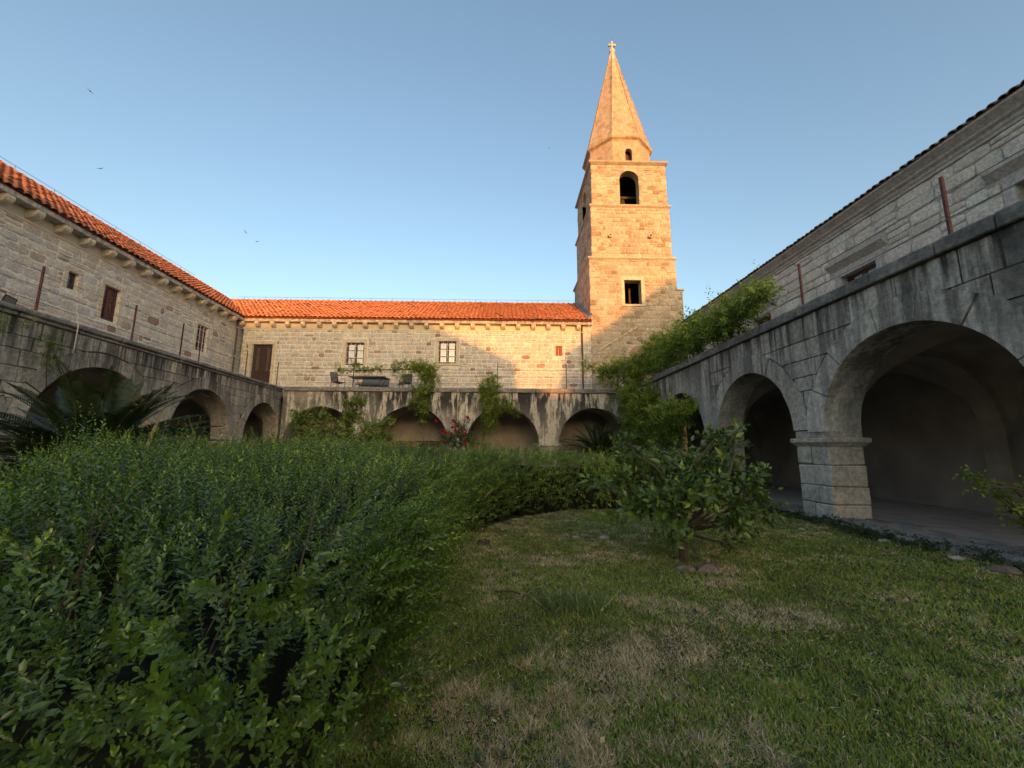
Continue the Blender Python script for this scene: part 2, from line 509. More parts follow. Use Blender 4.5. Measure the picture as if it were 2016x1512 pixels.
class Frame:
    """u runs to the right along a wall seen from the courtyard, d away from the court, z up"""
    def __init__(s, x, y, deg):
        s.o = np.array((x, y, 0.0))
        s.a = R(deg)
        s.u = np.array((math.cos(s.a), math.sin(s.a), 0))
        s.d = np.array((-math.sin(s.a), math.cos(s.a), 0))

    def P(s, u, d, z):
        return s.o + np.multiply.outer(u, s.u) + np.multiply.outer(d, s.d) + np.multiply.outer(z, np.array((0, 0, 1.0)))

    def local(s, P):
        q = np.asarray(P) - s.o
        return q @ s.u, q @ s.d


FB, FL, FR = Frame(-12.56, 22.67, 0.55), Frame(-11.99, 9.29, 93.82), Frame(6.91, 14.07, -89.09)
DB, DL, DR = 3.0, 4.3, 4.5           # depth of the terrace over each walk
ZP = 4.88                            # top of the parapet coping


# ---- rough stones ---------------------------------------------------------
def stone_variant(rd):
    c = [rd.uniform(0.08, 0.26) for _ in range(8)]
    pts = [(-.5 + c[0], -.5), (.5 - c[1], -.5), (.5, -.5 + c[2]), (.5, .5 - c[3]), (.5 - c[4], .5), (-.5 + c[5], .5), (-.5, .5 - c[6]), (-.5, -.5 + c[7])]
    pts = [(x + rd.uniform(-.03, .03), z + rd.uniform(-.04, .04)) for x, z in pts]
    V = [(x, .5, z) for x, z in pts] + [(x, -.5, z) for x, z in pts]
    V += [(x * rd.uniform(.76, .9), -1.0 + rd.uniform(-.25, .25), z * rd.uniform(.70, .86)) for x, z in pts]
    V.append((rd.uniform(-.15, .15), -1.25, rd.uniform(-.15, .15)))
    Fc = []
    for r in (0, 1):
        for k in range(8):
            k2 = (k + 1) % 8
            a, b, c_, d = r * 8 + k, r * 8 + k2, (r + 1) * 8 + k2, (r + 1) * 8 + k
            Fc += [(a, b, c_), (a, c_, d)]
    Fc += [(16 + k, 16 + (k + 1) % 8, 24) for k in range(8)]
    return np.array(V), np.array(Fc)


_rd = random.Random(3)
STONES = [stone_variant(_rd) for _ in range(12)]
_stone_mesh = {}


def stone_mesh(k, mat):
    if (k, mat) not in _stone_mesh:
        V, T = STONES[k]
        _stone_mesh[k, mat] = npmesh('stone', V, T, mat)
    return _stone_mesh[k, mat]


def courses(u0, u1, z0, z1, hr, wr, holes, rd, gap=0.02):
    """coursed rubble: list of (u, z, w, h)"""
    out = []
    z = z0
    while z < z1 - 0.08:
        h = min(rd.uniform(*hr), z1 - z)
        if z1 - z - h < 0.12:
            h = z1 - z
        u = u0 - rd.uniform(0, 0.2)
        while u < u1:
            wd = rd.uniform(*wr) * (0.7 + h)
            if rd.random() < 0.12:
                wd *= 0.5
            a, b, za, zb = max(u, u0), min(u + wd, u1), z, z + h
            u += wd
            spans = [(a, b)]
            for (ha, hb, hza, hzb) in holes:
                if hza < zb - 0.01 and hzb > za + 0.01 and ha < b and hb > a:
                    if zb - hza < 0.4 * h:
                        zb = hza
                    elif hzb - za < 0.4 * h:
                        za = hzb
                    else:
                        ns = []
                        for (p, q) in spans:
                            if ha < q and hb > p:
                                if ha - p > 0.06: ns.append((p, ha))
                                if q - hb > 0.06: ns.append((hb, q))
                            else:
                                ns.append((p, q))
                        spans = ns
            for (p, q) in spans:
                if q - p > 0.07 and zb - za > 0.06:
                    if h > 0.26 and rd.random() < 0.13:
                        zm = za + (zb - za) * rd.uniform(.4, .6)
                        out.append(((p + q) / 2, (za + zm) / 2, q - p - gap, zm - za - gap))
                        out.append(((p + q) / 2, (zm + zb) / 2, q - p - gap, zb - zm - gap))
                    else:
                        out.append(((p + q) / 2, (za + zb) / 2, q - p - gap, zb - za - gap))
        z += h
    return out


def lay_stones(root, stones, d, P, mat, rd, proud=(0.012, 0.035), limit=300, rest='rubble'):
    """the stones that show largest become objects, the rest one part"""
    sz = np.array([s[2] * s[3] for s in stones])
    W = np.array([P(s[0], d, s[1]) for s in stones])
    vis = shown(W) * sz
    order = np.argsort(-vis)
    VV, TT, RR, off = [], [], [], 0
    for n, i in enumerate(order):
        u, z, w_, h = stones[i]
        k = rd.randrange(len(STONES))
        pr = rd.uniform(*proud)
        if n < limit and vis[i] > 0:
            o = link('stone', stone_mesh(k, mat), root)
            o.location = (u, d, z)
            o.scale = (w_ * rd.choice((-1, 1)) if False else w_, pr, h)
            o.rotation_euler = (0, rd.uniform(-.03, .03), 0)
        else:
            V, T = STONES[k]
            VV.append(V * (w_, pr, h) + (u, d, z))
            TT.append(T + off)
            RR.append(np.full(len(V), rd.random()))
            off += len(V)
    if VV:
        link(rest, npmesh(rest, np.concatenate(VV), np.concatenate(TT), mat + '_j', np.concatenate(RR)), root, kind='stuff')


def holed_wall(mb, u0, u1, z0, z1, holes, d=0.0, depth=0.28):
    us = sorted({u0, u1, *[h[0] for h in holes], *[h[1] for h in holes]})
    zs = sorted({z0, z1, *[h[2] for h in holes], *[h[3] for h in holes]})
    for a, b in zip(us, us[1:]):
        for c, e in zip(zs, zs[1:]):
            if any(h[0] <= a and h[1] >= b and h[2] <= c and h[3] >= e for h in holes):
                continue
            mb.poly([(a, d, c), (b, d, c), (b, d, e), (a, d, e)])
    for a, b, c, e in holes:
        y = d + depth
        mb.poly([(a, d, c), (a, d, e), (a, y, e), (a, y, c)])
        mb.poly([(b, d, c), (b, y, c), (b, y, e), (b, d, e)])
        mb.poly([(a, d, e), (b, d, e), (b, y, e), (a, y, e)])
        mb.poly([(a, d, c), (a, y, c), (b, y, c), (b, d, c)])


def arch_strip(mb, us, zb, zt, d0, d1):
    """wall between the curve zb(u) and zt, front at d0, back at d1, with its soffit"""
    for a, b in zip(us, us[1:]):
        za, zb_ = zb(a + 1e-5), zb(b - 1e-5)
        mb.poly([(a, d0, za), (b, d0, zb_), (b, d0, zt), (a, d0, zt)])
        mb.poly([(a, d1, za), (a, d1, zt), (b, d1, zt), (b, d1, zb_)])
        mb.poly([(a, d0, za), (a, d1, za), (b, d1, zb_), (b, d0, zb_)])


# ------------------------------------------------------------------ ground
g = MB()
g.poly([(-300, -300, 0), (300, -300, 0), (300, 300, 0), (-300, 300, 0)])
g.build('ground', 'soil', kind='structure')
for nm, F_, u0, u1, D in (('walkway_floor', FB, -4.5, 24, DB), ('walkway_floor', FL, -9, 13.9, DL), ('walkway_floor', FR, -8.7, 14, DR)):
    m_ = MB()
    m_.box(u0, u1, 0.03, D, -0.2, 0.07)
    o = m_.build(nm, 'paving', kind='structure', loc=tuple(F_.o))
    o.rotation_euler = (0, 0, F_.a)


# ------------------------------------------------------------------ arcades
def arcade(F_, label, u0, u1, arches, T, style, D, seed, copl=(0.8, 1.6), wallto=None):
    """arches: (centre u, radius, height of the arch centre)"""
    rd = random.Random(seed)
    root = thing('cloister_arcade', label, 'arcade', tuple(F_.o), F_.a)
    ZS, ZT = 1.78, ZP - 0.24                # springing and underside of the coping
    stone = {'L': 'ashl', 'R': 'ashr', 'B': 'stucco'}[style]
    wallmat = {'L': 'ashl', 'R': 'ashr', 'B': 'stucco'}[style]
    arches = sorted(arches)

    def zb(u):
        for c, r, zc in arches:
            if abs(u - c) < r:
                return zc + math.sqrt(r * r - (u - c) ** 2)
        return ZS

    us = {u0, u1}
    for c, r, zc in arches:
        for k in range(25):
            us.add(c - r * math.cos(PI * k / 24))
    us = sorted(x for x in us if u0 <= x <= u1)
    wb = MB()
    arch_strip(wb, us, zb, ZT, 0.0, T)
    for c, r, zc in arches:                 # straight jamb above the capital
        for s_ in (-1, 1):
            e = c + s_ * r
            wb.poly([(e, 0, ZS), (e, T, ZS), (e, T, zc), (e, 0, zc)])
    wb.build('spandrel_wall', wallmat, root)
    ASH0 = .45 if style == 'R' else u0         # the far bays of the right arcade are plastered
    if style != 'B':
        jb = MB()
        for a, b in zip(us, us[1:]):
            if a < ASH0:
                continue
            jb.poly([(a, -.004, zb(a + 1e-5)), (b, -.004, zb(b - 1e-5)), (b, -.004, ZT), (a, -.004, ZT)])
        jb.build('joints', 'joint', root)
    # piers
    edges = [u0] + [e for c, r, zc in arches for e in (c - r, c + r)] + [u1]
    for k in range(0, len(edges), 2):
        a, b = edges[k], edges[k + 1]
        if b - a < 0.12:
            continue
        if style == 'B':
            MB().cbox(a, b, -0.012, T + .012, 0, 1.6, 0.02, 0.006, rd).build('pier', stone, root)
        else:
            z = 0.0
            while z < 1.58:
                h = min(rd.uniform(.34, .46), 1.6 - z)
                if 1.6 - z - h < .2:
                    h = 1.6 - z
                cut = a + (b - a) * rd.uniform(.35, .65)
                sp = [(a, cut), (cut, b)] if rd.random() < .6 else [(a, b)]
                for p, q in sp:
                    j = rd.uniform(0, .03)
                    mb = MB().cbox(p + (.005 if p > a else -j * .6), q - (.005 if q < b else -j * .6), -j - .012, T + .01, z + .005, z + h - .006, rd.uniform(.015, .045), .012, rd)
                    mb.build('pier_block', stone, root)
                z += h
            MB().box(a + .02, b - .02, .01, T - .01, 0, 1.6).build('pier_core', 'joint', root)
        cp = MB()
        prof = [(.0, 1.585), (.02, 1.60), (.055, 1.64), (.09, 1.675), (.105, 1.69), (.105, 1.765), (.09, 1.782)]
        rings = []
        for off, z in prof:
            i = len(cp.v)
            cp.v += [(a - off, -off, z), (b + off, -off, z), (b + off, T + off, z), (a - off, T + off, z)]
            rings.append(i)
        for p, q in zip(rings, rings[1:]):
            for m in range(4):
                cp.f.append((p + m, p + (m + 1) % 4, q + (m + 1) % 4, q + m))
        cp.f.append(tuple(rings[-1] + m for m in range(4)))
        cp.build('capital', stone, root)
    # voussoirs and ashlar
    ring = {'L': 0.42, 'R': 0.46, 'B': 0.0}[style]
    if ring:
        for k in range(0, len(edges), 2):
            a, b = edges[k], edges[k + 1]
            zt_ = max([zc for c, r, zc in arches if abs(c + r - a) < .01 or abs(c - r - b) < .01] or [1.9])
            if b - a > .12 and a > ASH0 - .7:
                MB().cbox(a - .014, b + .014, -.03, .3, ZS + .004, zt_ - .004, .015, .006, rd).build('springer', stone, root)
        for c, r, zc in arches:
            if c < ASH0:
                continue
            n = rd.choice((5, 6, 7)) if style == 'R' else rd.choice((7, 8, 9))
            cuts = [0.0]
            for k in range(n - 1):
                cuts.append((k + 1) / n + rd.uniform(-.03, .03))
            cuts.append(1.0)
            for a, b in zip(cuts, cuts[1:]):
                a0, b0 = PI * a + .007, PI * b - .007
                ro = r + ring + rd.uniform(-.04, .05)
                pts = []
                m_ = 5
                for k in range(m_ + 1):
                    t = a0 + (b0 - a0) * k / m_
                    pts.append((c - (r - .012) * math.cos(t), zc + (r - .012) * math.sin(t)))
                for k in range(m_, -1, -1):
                    t = a0 + (b0 - a0) * k / m_
                    pts.append((c - ro * math.cos(t), zc + ro * math.sin(t)))
                pts = [(x, max(z, ZS + .005)) for x, z in pts]
                MB().prism(pts, -rd.uniform(.035, .07), .25).build('voussoir', stone, root)

        def ext(u):
            z = ZS
            for c, r, zc in arches:
                x = abs(u - c)
                if x < r + ring:
                    z = max(z, zc + math.sqrt((r + ring) ** 2 - x * x))
            return z + .028
        z = ZS
        while z < ZT - .1:
            h = rd.uniform(.32, .46)
            if ZT - z - h < .22:
                h = ZT - z
            u = u0 - rd.uniform(0, .4)
            while u < u1:
                wd = rd.uniform(.45, 1.15)
                g_ = rd.uniform(.008, .024)
                a, b = max(u, u0, ASH0) + g_, min(u + wd, u1) - g_
                u += wd
                if b - a < .08:
                    continue
                xs = np.linspace(a, b, 19)
                lo = np.array([max(z + .011, ext(x)) for x in xs])
                top = z + h - .011
                ok = lo < top - .012
                if not ok.any():
                    continue
                i0, i1 = np.argmax(ok), len(ok) - 1 - np.argmax(ok[::-1])
                if i1 - i0 < 2:
                    continue
                pts = [(xs[i], min(lo[i], top - .01)) for i in range(i0, i1 + 1)]
                if np.ptp([p[1] for p in pts]) < 1e-4:
                    pts = [pts[0], pts[-1]]
                pr = rd.uniform(.014, .034)
                if len(pts) == 2:
                    MB().cbox(pts[0][0], pts[1][0], -pr, .1, pts[0][1], top, .012, .006, rd).build('ashlar_block', stone, root)
                else:
                    pts += [(xs[i1], top), (xs[i0], top)]
                    MB().prism(pts, -pr, .1).build('ashlar_block', stone, root)
            z += h
    else:
        for c, r, zc in arches:             # plain rim round each opening
            m_ = MB()
            for k in range(16):
                t0, t1 = PI * k / 16, PI * (k + 1) / 16
                pts = [(c - q * math.cos(t), zc + q * math.sin(t)) for q, t in ((r - .01, t0), (r - .01, t1), (r + .075, t1), (r + .075, t0))]
                m_.prism(pts, -.018, .1)
            m_.build('arch_rim', 'stucco', root)
    # coping
    u = u0
    while u < u1 - .05:
        ln = min(rd.uniform(*copl), u1 - u)
        if u1 - u - ln < .3:
            ln = u1 - u
        j = rd.uniform(-.015, .015)
        if style == 'L':
            MB().cbox(u + .006, u + ln - .006, -.15 + j, .42, ZP - .14, ZP + j, .035, .014, rd).build('coping_stone', 'coping', root)
            MB().cbox(u + .03, u + ln - .01, -.08 + j, .42, ZP - .235, ZP - .145, .02, .012, rd).build('coping_stone', 'coping', root)
        else:
            MB().cbox(u + .005, u + ln - .005, -.11 + j, .42, ZP - .235, ZP + j * .4, .018, .005, rd).build('coping_stone', 'coping', root)
        u += ln
    # terrace floor over the walk
    MB().box(u0, (wallto or u1), .424, D, 4.5, ZP - .03 - {'L': 0, 'R': .004, 'B': .008}[style]).build('terrace_slab', 'paving', root)
    # groin vaults and ribs behind each arch
    bays = []
    for k, (c, r, zc) in enumerate(arches):
        lo = (arches[k - 1][0] + arches[k - 1][1] + c - r) / 2 if k else c - r - .45
        hi = (arches[k + 1][0] - arches[k + 1][1] + c + r) / 2 if k < len(arches) - 1 else c + r + .45
        bays.append((lo, hi, c, r, zc))
    d0, d1 = T, D - .01
    dm, hd = (d0 + d1) / 2, (d1 - d0) / 2
    for lo, hi, c, r, zc in bays:
        nu, nd = 26, 18
        uu = np.linspace(lo, hi, nu)
        dd_ = dm - hd * np.cos(np.linspace(0, PI, nd))
        zA = zc + np.sqrt(np.maximum(0, (r + .10) ** 2 - (uu - c) ** 2))
        zB = zc + (r + .10) * np.sqrt(np.maximum(0, 1 - ((dd_ - dm) / hd) ** 2))
        Z = np.minimum(np.maximum(zA[:, None], zB[None, :]), 4.44)
        V = np.stack([np.broadcast_to(uu[:, None], Z.shape), np.broadcast_to(dd_[None, :], Z.shape), Z], -1).reshape(-1, 3)
        I = np.arange(nu * nd).reshape(nu, nd)
        Q = np.stack([I[:-1, :-1], I[:-1, 1:], I[1:, 1:], I[1:, :-1]], -1).reshape(-1, 4)
        link('vault', npmesh('vault', V, Q, 'plaster', smooth=True), root)
    for k in range(len(bays) + 1):
        uc = bays[k][0] if k < len(bays) else bays[-1][1]
        zc, r = (bays[min(k, len(bays) - 1)][4], bays[min(k, len(bays) - 1)][3])
        m_ = MB()
        n = 20
        pr = [(dm - hd * math.cos(PI * q / n), zc + (r + .10) * math.sin(PI * q / n)) for q in range(n + 1)]
        pi_ = [(dm - (hd - .16) * math.cos(PI * q / n), zc + (r - .07) * math.sin(PI * q / n)) for q in range(n + 1)]
        for q in range(n):
            for s_ in (-.24, .24):
                m_.poly([(uc + s_, *pr[q]), (uc + s_, *pr[q + 1]), (uc + s_, *pi_[q + 1]), (uc + s_, *pi_[q])])
            m_.poly([(uc - .24, *pi_[q]), (uc - .24, *pi_[q + 1]), (uc + .24, *pi_[q + 1]), (uc + .24, *pi_[q])])
        m_.box(uc - .24, uc + .24, D - .17, D - .005, 0.06, zc)
        m_.build('vault_rib', 'plaster', root)
    return root


AR = [(-6.6, 1.85, 1.86), (-2.05, 1.88, 1.87), (2.53, 1.74, 1.96), (7.05, 1.86, 1.90), (11.6, 1.85, 1.9)]
AL = [(-6.3, 1.9, 1.9), (-1.75, 1.9, 1.9), (2.87, 1.94, 1.91), (7.48, 1.84, 2.04), (12.12, 1.70, 2.14)]
AB = [(2.16, 1.98, 1.83), (7.19, 2.08, 1.77), (12.28, 2.06, 1.76), (17.42, 2.02, 1.80)]
arc_b = arcade(FB, 'plastered cloister arcade at the far end, streaked black below a flat coping', 0.0, 19.40, AB, .75, 'B', DB, 5, wallto=19.40)
arc_l = arcade(FL, 'left cloister arcade of worn blocks with a ragged double coping', -8.5, 13.88, AL, .75, 'L', DL, 6, wallto=16.9)
arc_r = arcade(FR, 'grey right-hand cloister arcade with one huge arch near the camera', -8.78, 13.5, AR, .78, 'R', DR, 8)
# corner of the far walk beyond the right arcade
MB().box(19.42, 24.2, .424, DB, 4.5, ZP - .05).build('terrace_slab', 'paving', arc_b)

# foot stones of the right arcade
rdp = random.Random(21)
for s0 in np.arange(-8.0, 12.8, .62):
    a = s0 + rdp.uniform(-.05, .05)
    if not any(abs(s0 + .3 - c) > r + .02 and abs(s0 + .3 - c) < r + .9 for c, r, zc in AR) or True:
        MB().cbox(a + .02, a + rdp.uniform(.5, .6), .035, .42 + rdp.uniform(-.08, .1), -.05, rdp.uniform(.085, .125), .03, .02, rdp).build('ledge_stone', 'soilgrey', arc_r)
        MB().cbox(a + .2, a + rdp.uniform(.7, .8), .54, .79 + rdp.uniform(-.05, .05), -.05, rdp.uniform(.085, .115), .03, .02, rdp).build('ledge_stone', 'soilgrey', arc_r)
    MB().cbox(a, a + rdp.uniform(.45, .6), -.30 - rdp.uniform(0, .2), .02, -.08, rdp.uniform(.05, .13), .05, .04, rdp).build('plinth_stone', 'soilgrey', arc_r)


# ------------------------------------------------------------------ upper ranges of the cloister
def window(root, u0, u1, z0, z1, d, cols=2, rows=2, grille=None, curtain=True, wood='wood', rec=.16):
    fr_ = MB()
    t = .105
    y0, y1 = d + rec, d + rec + .05
    fr_.box(u0, u0 + t, y0, y1, z0, z1).box(u1 - t, u1, y0, y1, z0, z1)
    fr_.box(u0 + t, u1 - t, y0, y1, z1 - t, z1).box(u0 + t, u1 - t, y0, y1, z0, z0 + t * 1.1)
    um = [u0 + (u1 - u0) * k / cols for k in range(1, cols)]
    for x in um:
        fr_.box(x - .085, x + .085, y0 - .008, y1, z0 + t, z1 - t)
    zm = [z0 + (z1 - z0) * k / rows for k in range(1, rows)]
    for z in zm:
        fr_.box(u0 + t, u1 - t, y0 + .006, y1 - .006, z - .018, z + .018)
    o = fr_.build('window', wood, root)
    ue = [u0 + .04] + um + [u1 - .04]
    ze = [z0 + .04] + zm + [z1 - .04]
    for a, b in zip(ue, ue[1:]):
        for c, e in zip(ze, ze[1:]):
            MB().box(a + .02, b - .02, y0 + .02, y0 + .026, c + .01, e - .01).build('pane', 'glass', o)
    if curtain:
        for a, b in zip(ue, ue[1:]):
            m_ = MB()
            n = 8
            for k in range(n):
                xa, xb = a + .03 + (b - a - .06) * k / n, a + .03 + (b - a - .06) * (k + 1) / n
                ya, yb = y0 + .042 + .007 * math.sin(k * 1.9), y0 + .042 + .007 * math.sin((k + 1) * 1.9)
                m_.poly([(xa, ya, z0 + .06), (xb, yb, z0 + .06), (xb, yb, z1 - .06), (xa, ya, z1 - .06)])
            m_.build('curtain', 'curtain', o)
    MB().poly([(u0, y1 + .25, z0), (u1, y1 + .25, z0), (u1, y1 + .25, z1), (u0, y1 + .25, z1)]) if False else None
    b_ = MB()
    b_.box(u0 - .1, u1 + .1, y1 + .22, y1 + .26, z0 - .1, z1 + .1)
    b_.build('shade_sheet', 'dark', o)  # near-black sheet close behind the frame, standing for the unlit room
    if grille:
        gm = MB()
        nv, nh = grille
        yg = d + .05
        for k in range(1, nv + 1):
            x = u0 + (u1 - u0) * k / (nv + 1)
            gm.box(x - .011, x + .011, yg - .011, yg + .011, z0 - .02, z1 + .02)
        for k in range(nh):
            z = z0 + (z1 - z0) * (k + .35) / nh
            gm.box(u0 - .03, u1 + .03, yg - .008, yg + .008, z - .01, z + .01)
        gm.build('grille', 'whitegrille', o)
    return o


def surround(root, u0, u1, z0, z1, d, wdt=.2, mat='dressed', hood=False, sill=True, pr=.03):
    MB().cbox(u0 - wdt, u0 - .002, d - pr, d + .2, z0, z1, .008).build('jamb', mat, root)
    MB().cbox(u1 + .002, u1 + wdt, d - pr, d + .2, z0, z1, .008).build('jamb', mat, root)
    MB().cbox(u0 - wdt, u1 + wdt, d - pr - .004, d + .2, z1 + .002, z1 + wdt * 1.1, .008).build('lintel', mat, root)
    if sill:
        MB().cbox(u0 - wdt - .03, u1 + wdt + .03, d - pr - .05, d + .2, z0 - .13, z0 - .002, .012).build('sill', mat, root)
    if hood:
        zt = z1 + wdt * 1.1
        pts = [(0, zt + .05), (-.05, zt + .10), (-.15, zt + .2), (-.2, zt + .24), (-.2, zt + .32), (0.02, zt + .36), (.1, zt + .05)]
        m_ = MB()
        a, b = u0 - wdt - .22, u1 + wdt + .22
        n = len(pts)
        i = len(m_.v)
        m_.v += [(a, d + y, z) for y, z in pts] + [(b, d + y, z) for y, z in pts]
        for k in range(n):
            m_.f.append((i + k, i + n + k, i + n + (k + 1) % n, i + (k + 1) % n))
        m_.f.append(tuple(range(i, i + n)))
        m_.f.append(tuple(range(i + n, i + 2 * n))[::-1])
        m_.build('hood_mould', mat, root)


_tiles = {}


def tile_data(wd, ln, mat, seg=6, lift=.068):
    V, Q = [], []
    h = wd * .36
    for (y, zo, k) in ((0, lift, 1.0), (ln, 0, .90)):
        for q in range(seg + 1):
            t = PI * q / seg
            V.append((-wd / 2 * k * math.cos(t), y, zo + h * k * math.sin(t)))
    for q in range(seg + 1):
        t = PI * q / seg
        V.append((-(wd / 2 - .016) * math.cos(t), .003, lift - .004 + (h - .016) * math.sin(t)))
    n = seg + 1
    for q in range(seg):
        Q.append((q, q + 1, n + q + 1, n + q)[::-1])
        Q.append((q, 2 * n + q, 2 * n + q + 1, q + 1)[::-1])
    return np.array(V), np.array(Q)


def roof(root, F_, u0, u1, de, ze, dr, zr, mat, keep, rows=None, pitch=.29, exp=.42, ridge=True, limit=300, seed=1, lift=.068):
    rd = random.Random(seed)
    th = math.atan2(zr - ze, dr - de)
    ln = math.hypot(zr - ze, dr - de)
    nr = rows or int(ln / exp) + 1
    nc = int((u1 - u0) / pitch)
    ct, st = math.cos(th), math.sin(th)
    V, Q = tile_data(pitch * .9, exp * 1.22, mat, 6, lift)
    me = npmesh('roof_tile', V, Q, mat, smooth=True)
    items = []
    deck = MB()
    for c in range(nc):
        u = u0 + (c + .5) * pitch
        for r_ in range(nr):
            s_ = r_ * exp - .07
            d, z = de + s_ * ct, ze + s_ * st
            P = F_.P(u, d + .1, z)
            if not keep(P):
                continue
            items.append((u, d, z))
            e = s_ + exp
            deck.poly([(u - pitch / 2, d, z - .012), (u + pitch / 2, d, z - .012), (u + pitch / 2, de + e * ct, ze + e * st - .012), (u - pitch / 2, de + e * ct, ze + e * st - .012)])
    deck.build('roof_deck', 'deck' if mat == 'tile' else mat, root)
    W = np.array([F_.P(*t) for t in items])
    vis = shown(W)
    VV, QQ, RR, off = [], [], [], 0
    for n, i in enumerate(np.argsort(-vis)):
        u, d, z = items[i]
        j = rd.uniform(-.02, .02)
        z += rd.uniform(-.012, .018)
        if n < limit and vis[i] > 0:
            o = link('roof_tile', me, root)
            o.location = (u + j, d, z)
            o.rotation_euler = (th + rd.uniform(-.02, .02), rd.uniform(-.03, .03), rd.uniform(-.04, .04))
        else:
            a = rd.uniform(-.04, .04)
            X = V[:, 0] - a * V[:, 1]
            VV.append(np.stack([u + j + X, d + V[:, 1] * ct - V[:, 2] * st, z + V[:, 1] * st + V[:, 2] * ct], -1))
            QQ.append(Q + off)
            RR.append(np.full(len(V), rd.random()))
            off += len(V)
    if VV:
        link('roof_tiling', npmesh('roof_tiling', np.concatenate(VV), np.concatenate(QQ), mat + '_j', np.concatenate(RR), smooth=True), root, kind='stuff')
    # far slope, unseen from the court
    far = MB()
    far.poly([(u0, dr, zr - .02), (u1, dr, zr - .02), (u1, 2 * dr - de, ze), (u0, 2 * dr - de, ze)])
    far.build('far_slope', 'deck' if mat == 'tile' else mat, root)
    if ridge:
        Vr, Qr = tile_data(.34, .46, mat)
        Vr = np.stack([Vr[:, 1], -Vr[:, 0], Vr[:, 2]], -1)
        mr = npmesh('ridge_tile', Vr, Qr, mat, smooth=True)
        for u in np.arange(u0, u1 - .3, .40):
            if keep(F_.P(u, dr - .2, zr + .02)):
                link('ridge_tile', mr, root, loc=(u, dr, zr - .03))
    return th


def eaves(root, u0, u1, D, ze, over, cor0, pitch=.94, seed=1, th=.235):
    rd = random.Random(seed)
    MB().cbox(u0, u1, D - over, D + .25, ze, ze + th, .012, 0).build('eave_slab', 'fascia', root)
    MB().box(u0, u1, D - .035, D + .1, ze - .42, ze - .002).build('frieze', 'frieze', root)
    pts = [(0, 0), (-over + .06, 0), (-over + .04, -.05), (-over + .045, -.12), (-over + .09, -.20), (-over + .18, -.27), (-.05, -.32), (0, -.33)]
    m_ = MB()
    hw = .13
    n = len(pts)
    m_.v += [(-hw, y, z) for y, z in pts] + [(hw, y, z) for y, z in pts]
    for k in range(n):
        m_.f.append((k, n + k, n + (k + 1) % n, (k + 1) % n)[::-1])
    m_.f.append(tuple(range(n))[::-1])
    m_.f.append(tuple(range(n, 2 * n)))
    me = m_.mesh('corbel', 'dressed')
    u = cor0
    while u < u1 - .2:
        if u > u0 + .1:
            link('corbel', me, root, loc=(u + rd.uniform(-.02, .02), D - .036, ze - .003))
        u += pitch


ZE = 9.52
ZRB, ZRL, ZTB, ZTL = 12.55, 12.82, 9.77, 9.74
SL_B, SL_L = (ZRB - ZTB) / (7.2 - 2.58), (ZRL - ZTL) / (8.3 - 3.90)


def z_back(P):
    return ZTB + (FB.local(P)[1] - 2.58) * SL_B


def z_left(P):
    return ZTL + (FL.local(P)[1] - 3.90) * SL_L


# back range -------------------------------------------------------------
UT = 18.06                                    # where the bell tower starts
back = thing('back_range', 'long stone range behind the far terrace, roofed in red tiles, beside the tower', 'building', tuple(FB.o), FB.a)
bw = [(-3.88, -2.58, 5.35, 8.09), (2.12, 3.27, 6.77, 8.26), (8.07, 9.2, 6.93, 8.42), (15.68, 16.1, 7.5, 8.15)]
UB0 = -4.55
mb = MB()
holed_wall(mb, UB0, UT, 0.0, ZE, bw, DB)
holes = [(a - .24, b + .24, c - .16, e + .26) for a, b, c, e in bw]
holes[3] = (15.5, 16.28, 7.38, 8.3)
mb.build('wall', 'mortar', back)
st = courses(UB0, UT - .02, 4.9, ZE - .43, (.21, .36), (.32, .62), holes, random.Random(31), gap=.042)
lay_stones(back, st, DB, lambda u, d, z: FB.P(u, d, z), 'warm', random.Random(32))
for i, (a, b, c, e) in enumerate(bw):
    if i == 0:
        surround(back, a, b, c, e, DB, .2, sill=False)
        dr_ = MB()
        y = DB + .17
        dr_.box(a, b, y, y + .05, c, e)
        for k in range(2):
            x0 = a + (b - a) * k / 2
            x1 = x0 + (b - a) / 2
            for (p, q, r0, r1) in ((.06, .2, 1.0, 2.6), (.45, .59, 1.0, 2.6), (.06, .59, .12, .85)):
                dr_.box(x0 + p, x0 + q, y - .015, y, c + r0, c + r1)
        do = dr_.build('door', 'brownwood', back)
        for k in range(2):
            x0 = a + (b - a) * k / 2
            MB().box(x0 + .24, x0 + .41, y - .006, y - .001, c + 1.0, c + 2.55).build('pane', 'glass', do)
        MB().cbox(b - .1, b - .06, y - .07, y - .016, c + 1.0, c + 1.14, .01).build('handle', 'whitegrille', do)
        for k in range(3):
            MB().cbox(a - .3, b + .3, DB - .9 + .28 * k, DB - .04, ZP - .02 + .165 * k, ZP + .155 + .165 * k - (.012 if k == 2 else 0), .015).build('step', 'dressed_g', back)
    elif i == 3:
        surround(back, a, b, c, e, DB, .12, pr=.02, sill=False)
        for p, q in ((a + .02, (a + b) / 2 - .015), ((a + b) / 2 + .015, b - .02)):
            MB().cbox(p, q, DB + .10, DB + .13, c + .01, e - .01, .006).build('shutter', 'redshutter', back)
        MB().box(a, b, DB + .16, DB + .2, c, e).build('window', 'curtain', back)
    else:
        surround(back, a, b, c, e, DB, .2, sill=(i == 2))
        window(back, a, b, c, e, DB, 2, 3, (3, 4), True)
eaves(back, UB0 - .3, UT + .05, DB, ZE, .36, -3.6, .99, 2)
roof(back, FB, -9.2, UT + .1, 2.58, ZTB, 7.2, ZRB, 'tile', lambda P: z_back(P) >= z_left(P) - .02, seed=4)
MB().box(UT - .02, UT + .02, DB - .3, 7.2, 9.6, 9.8) if False else None
fl_ = MB()
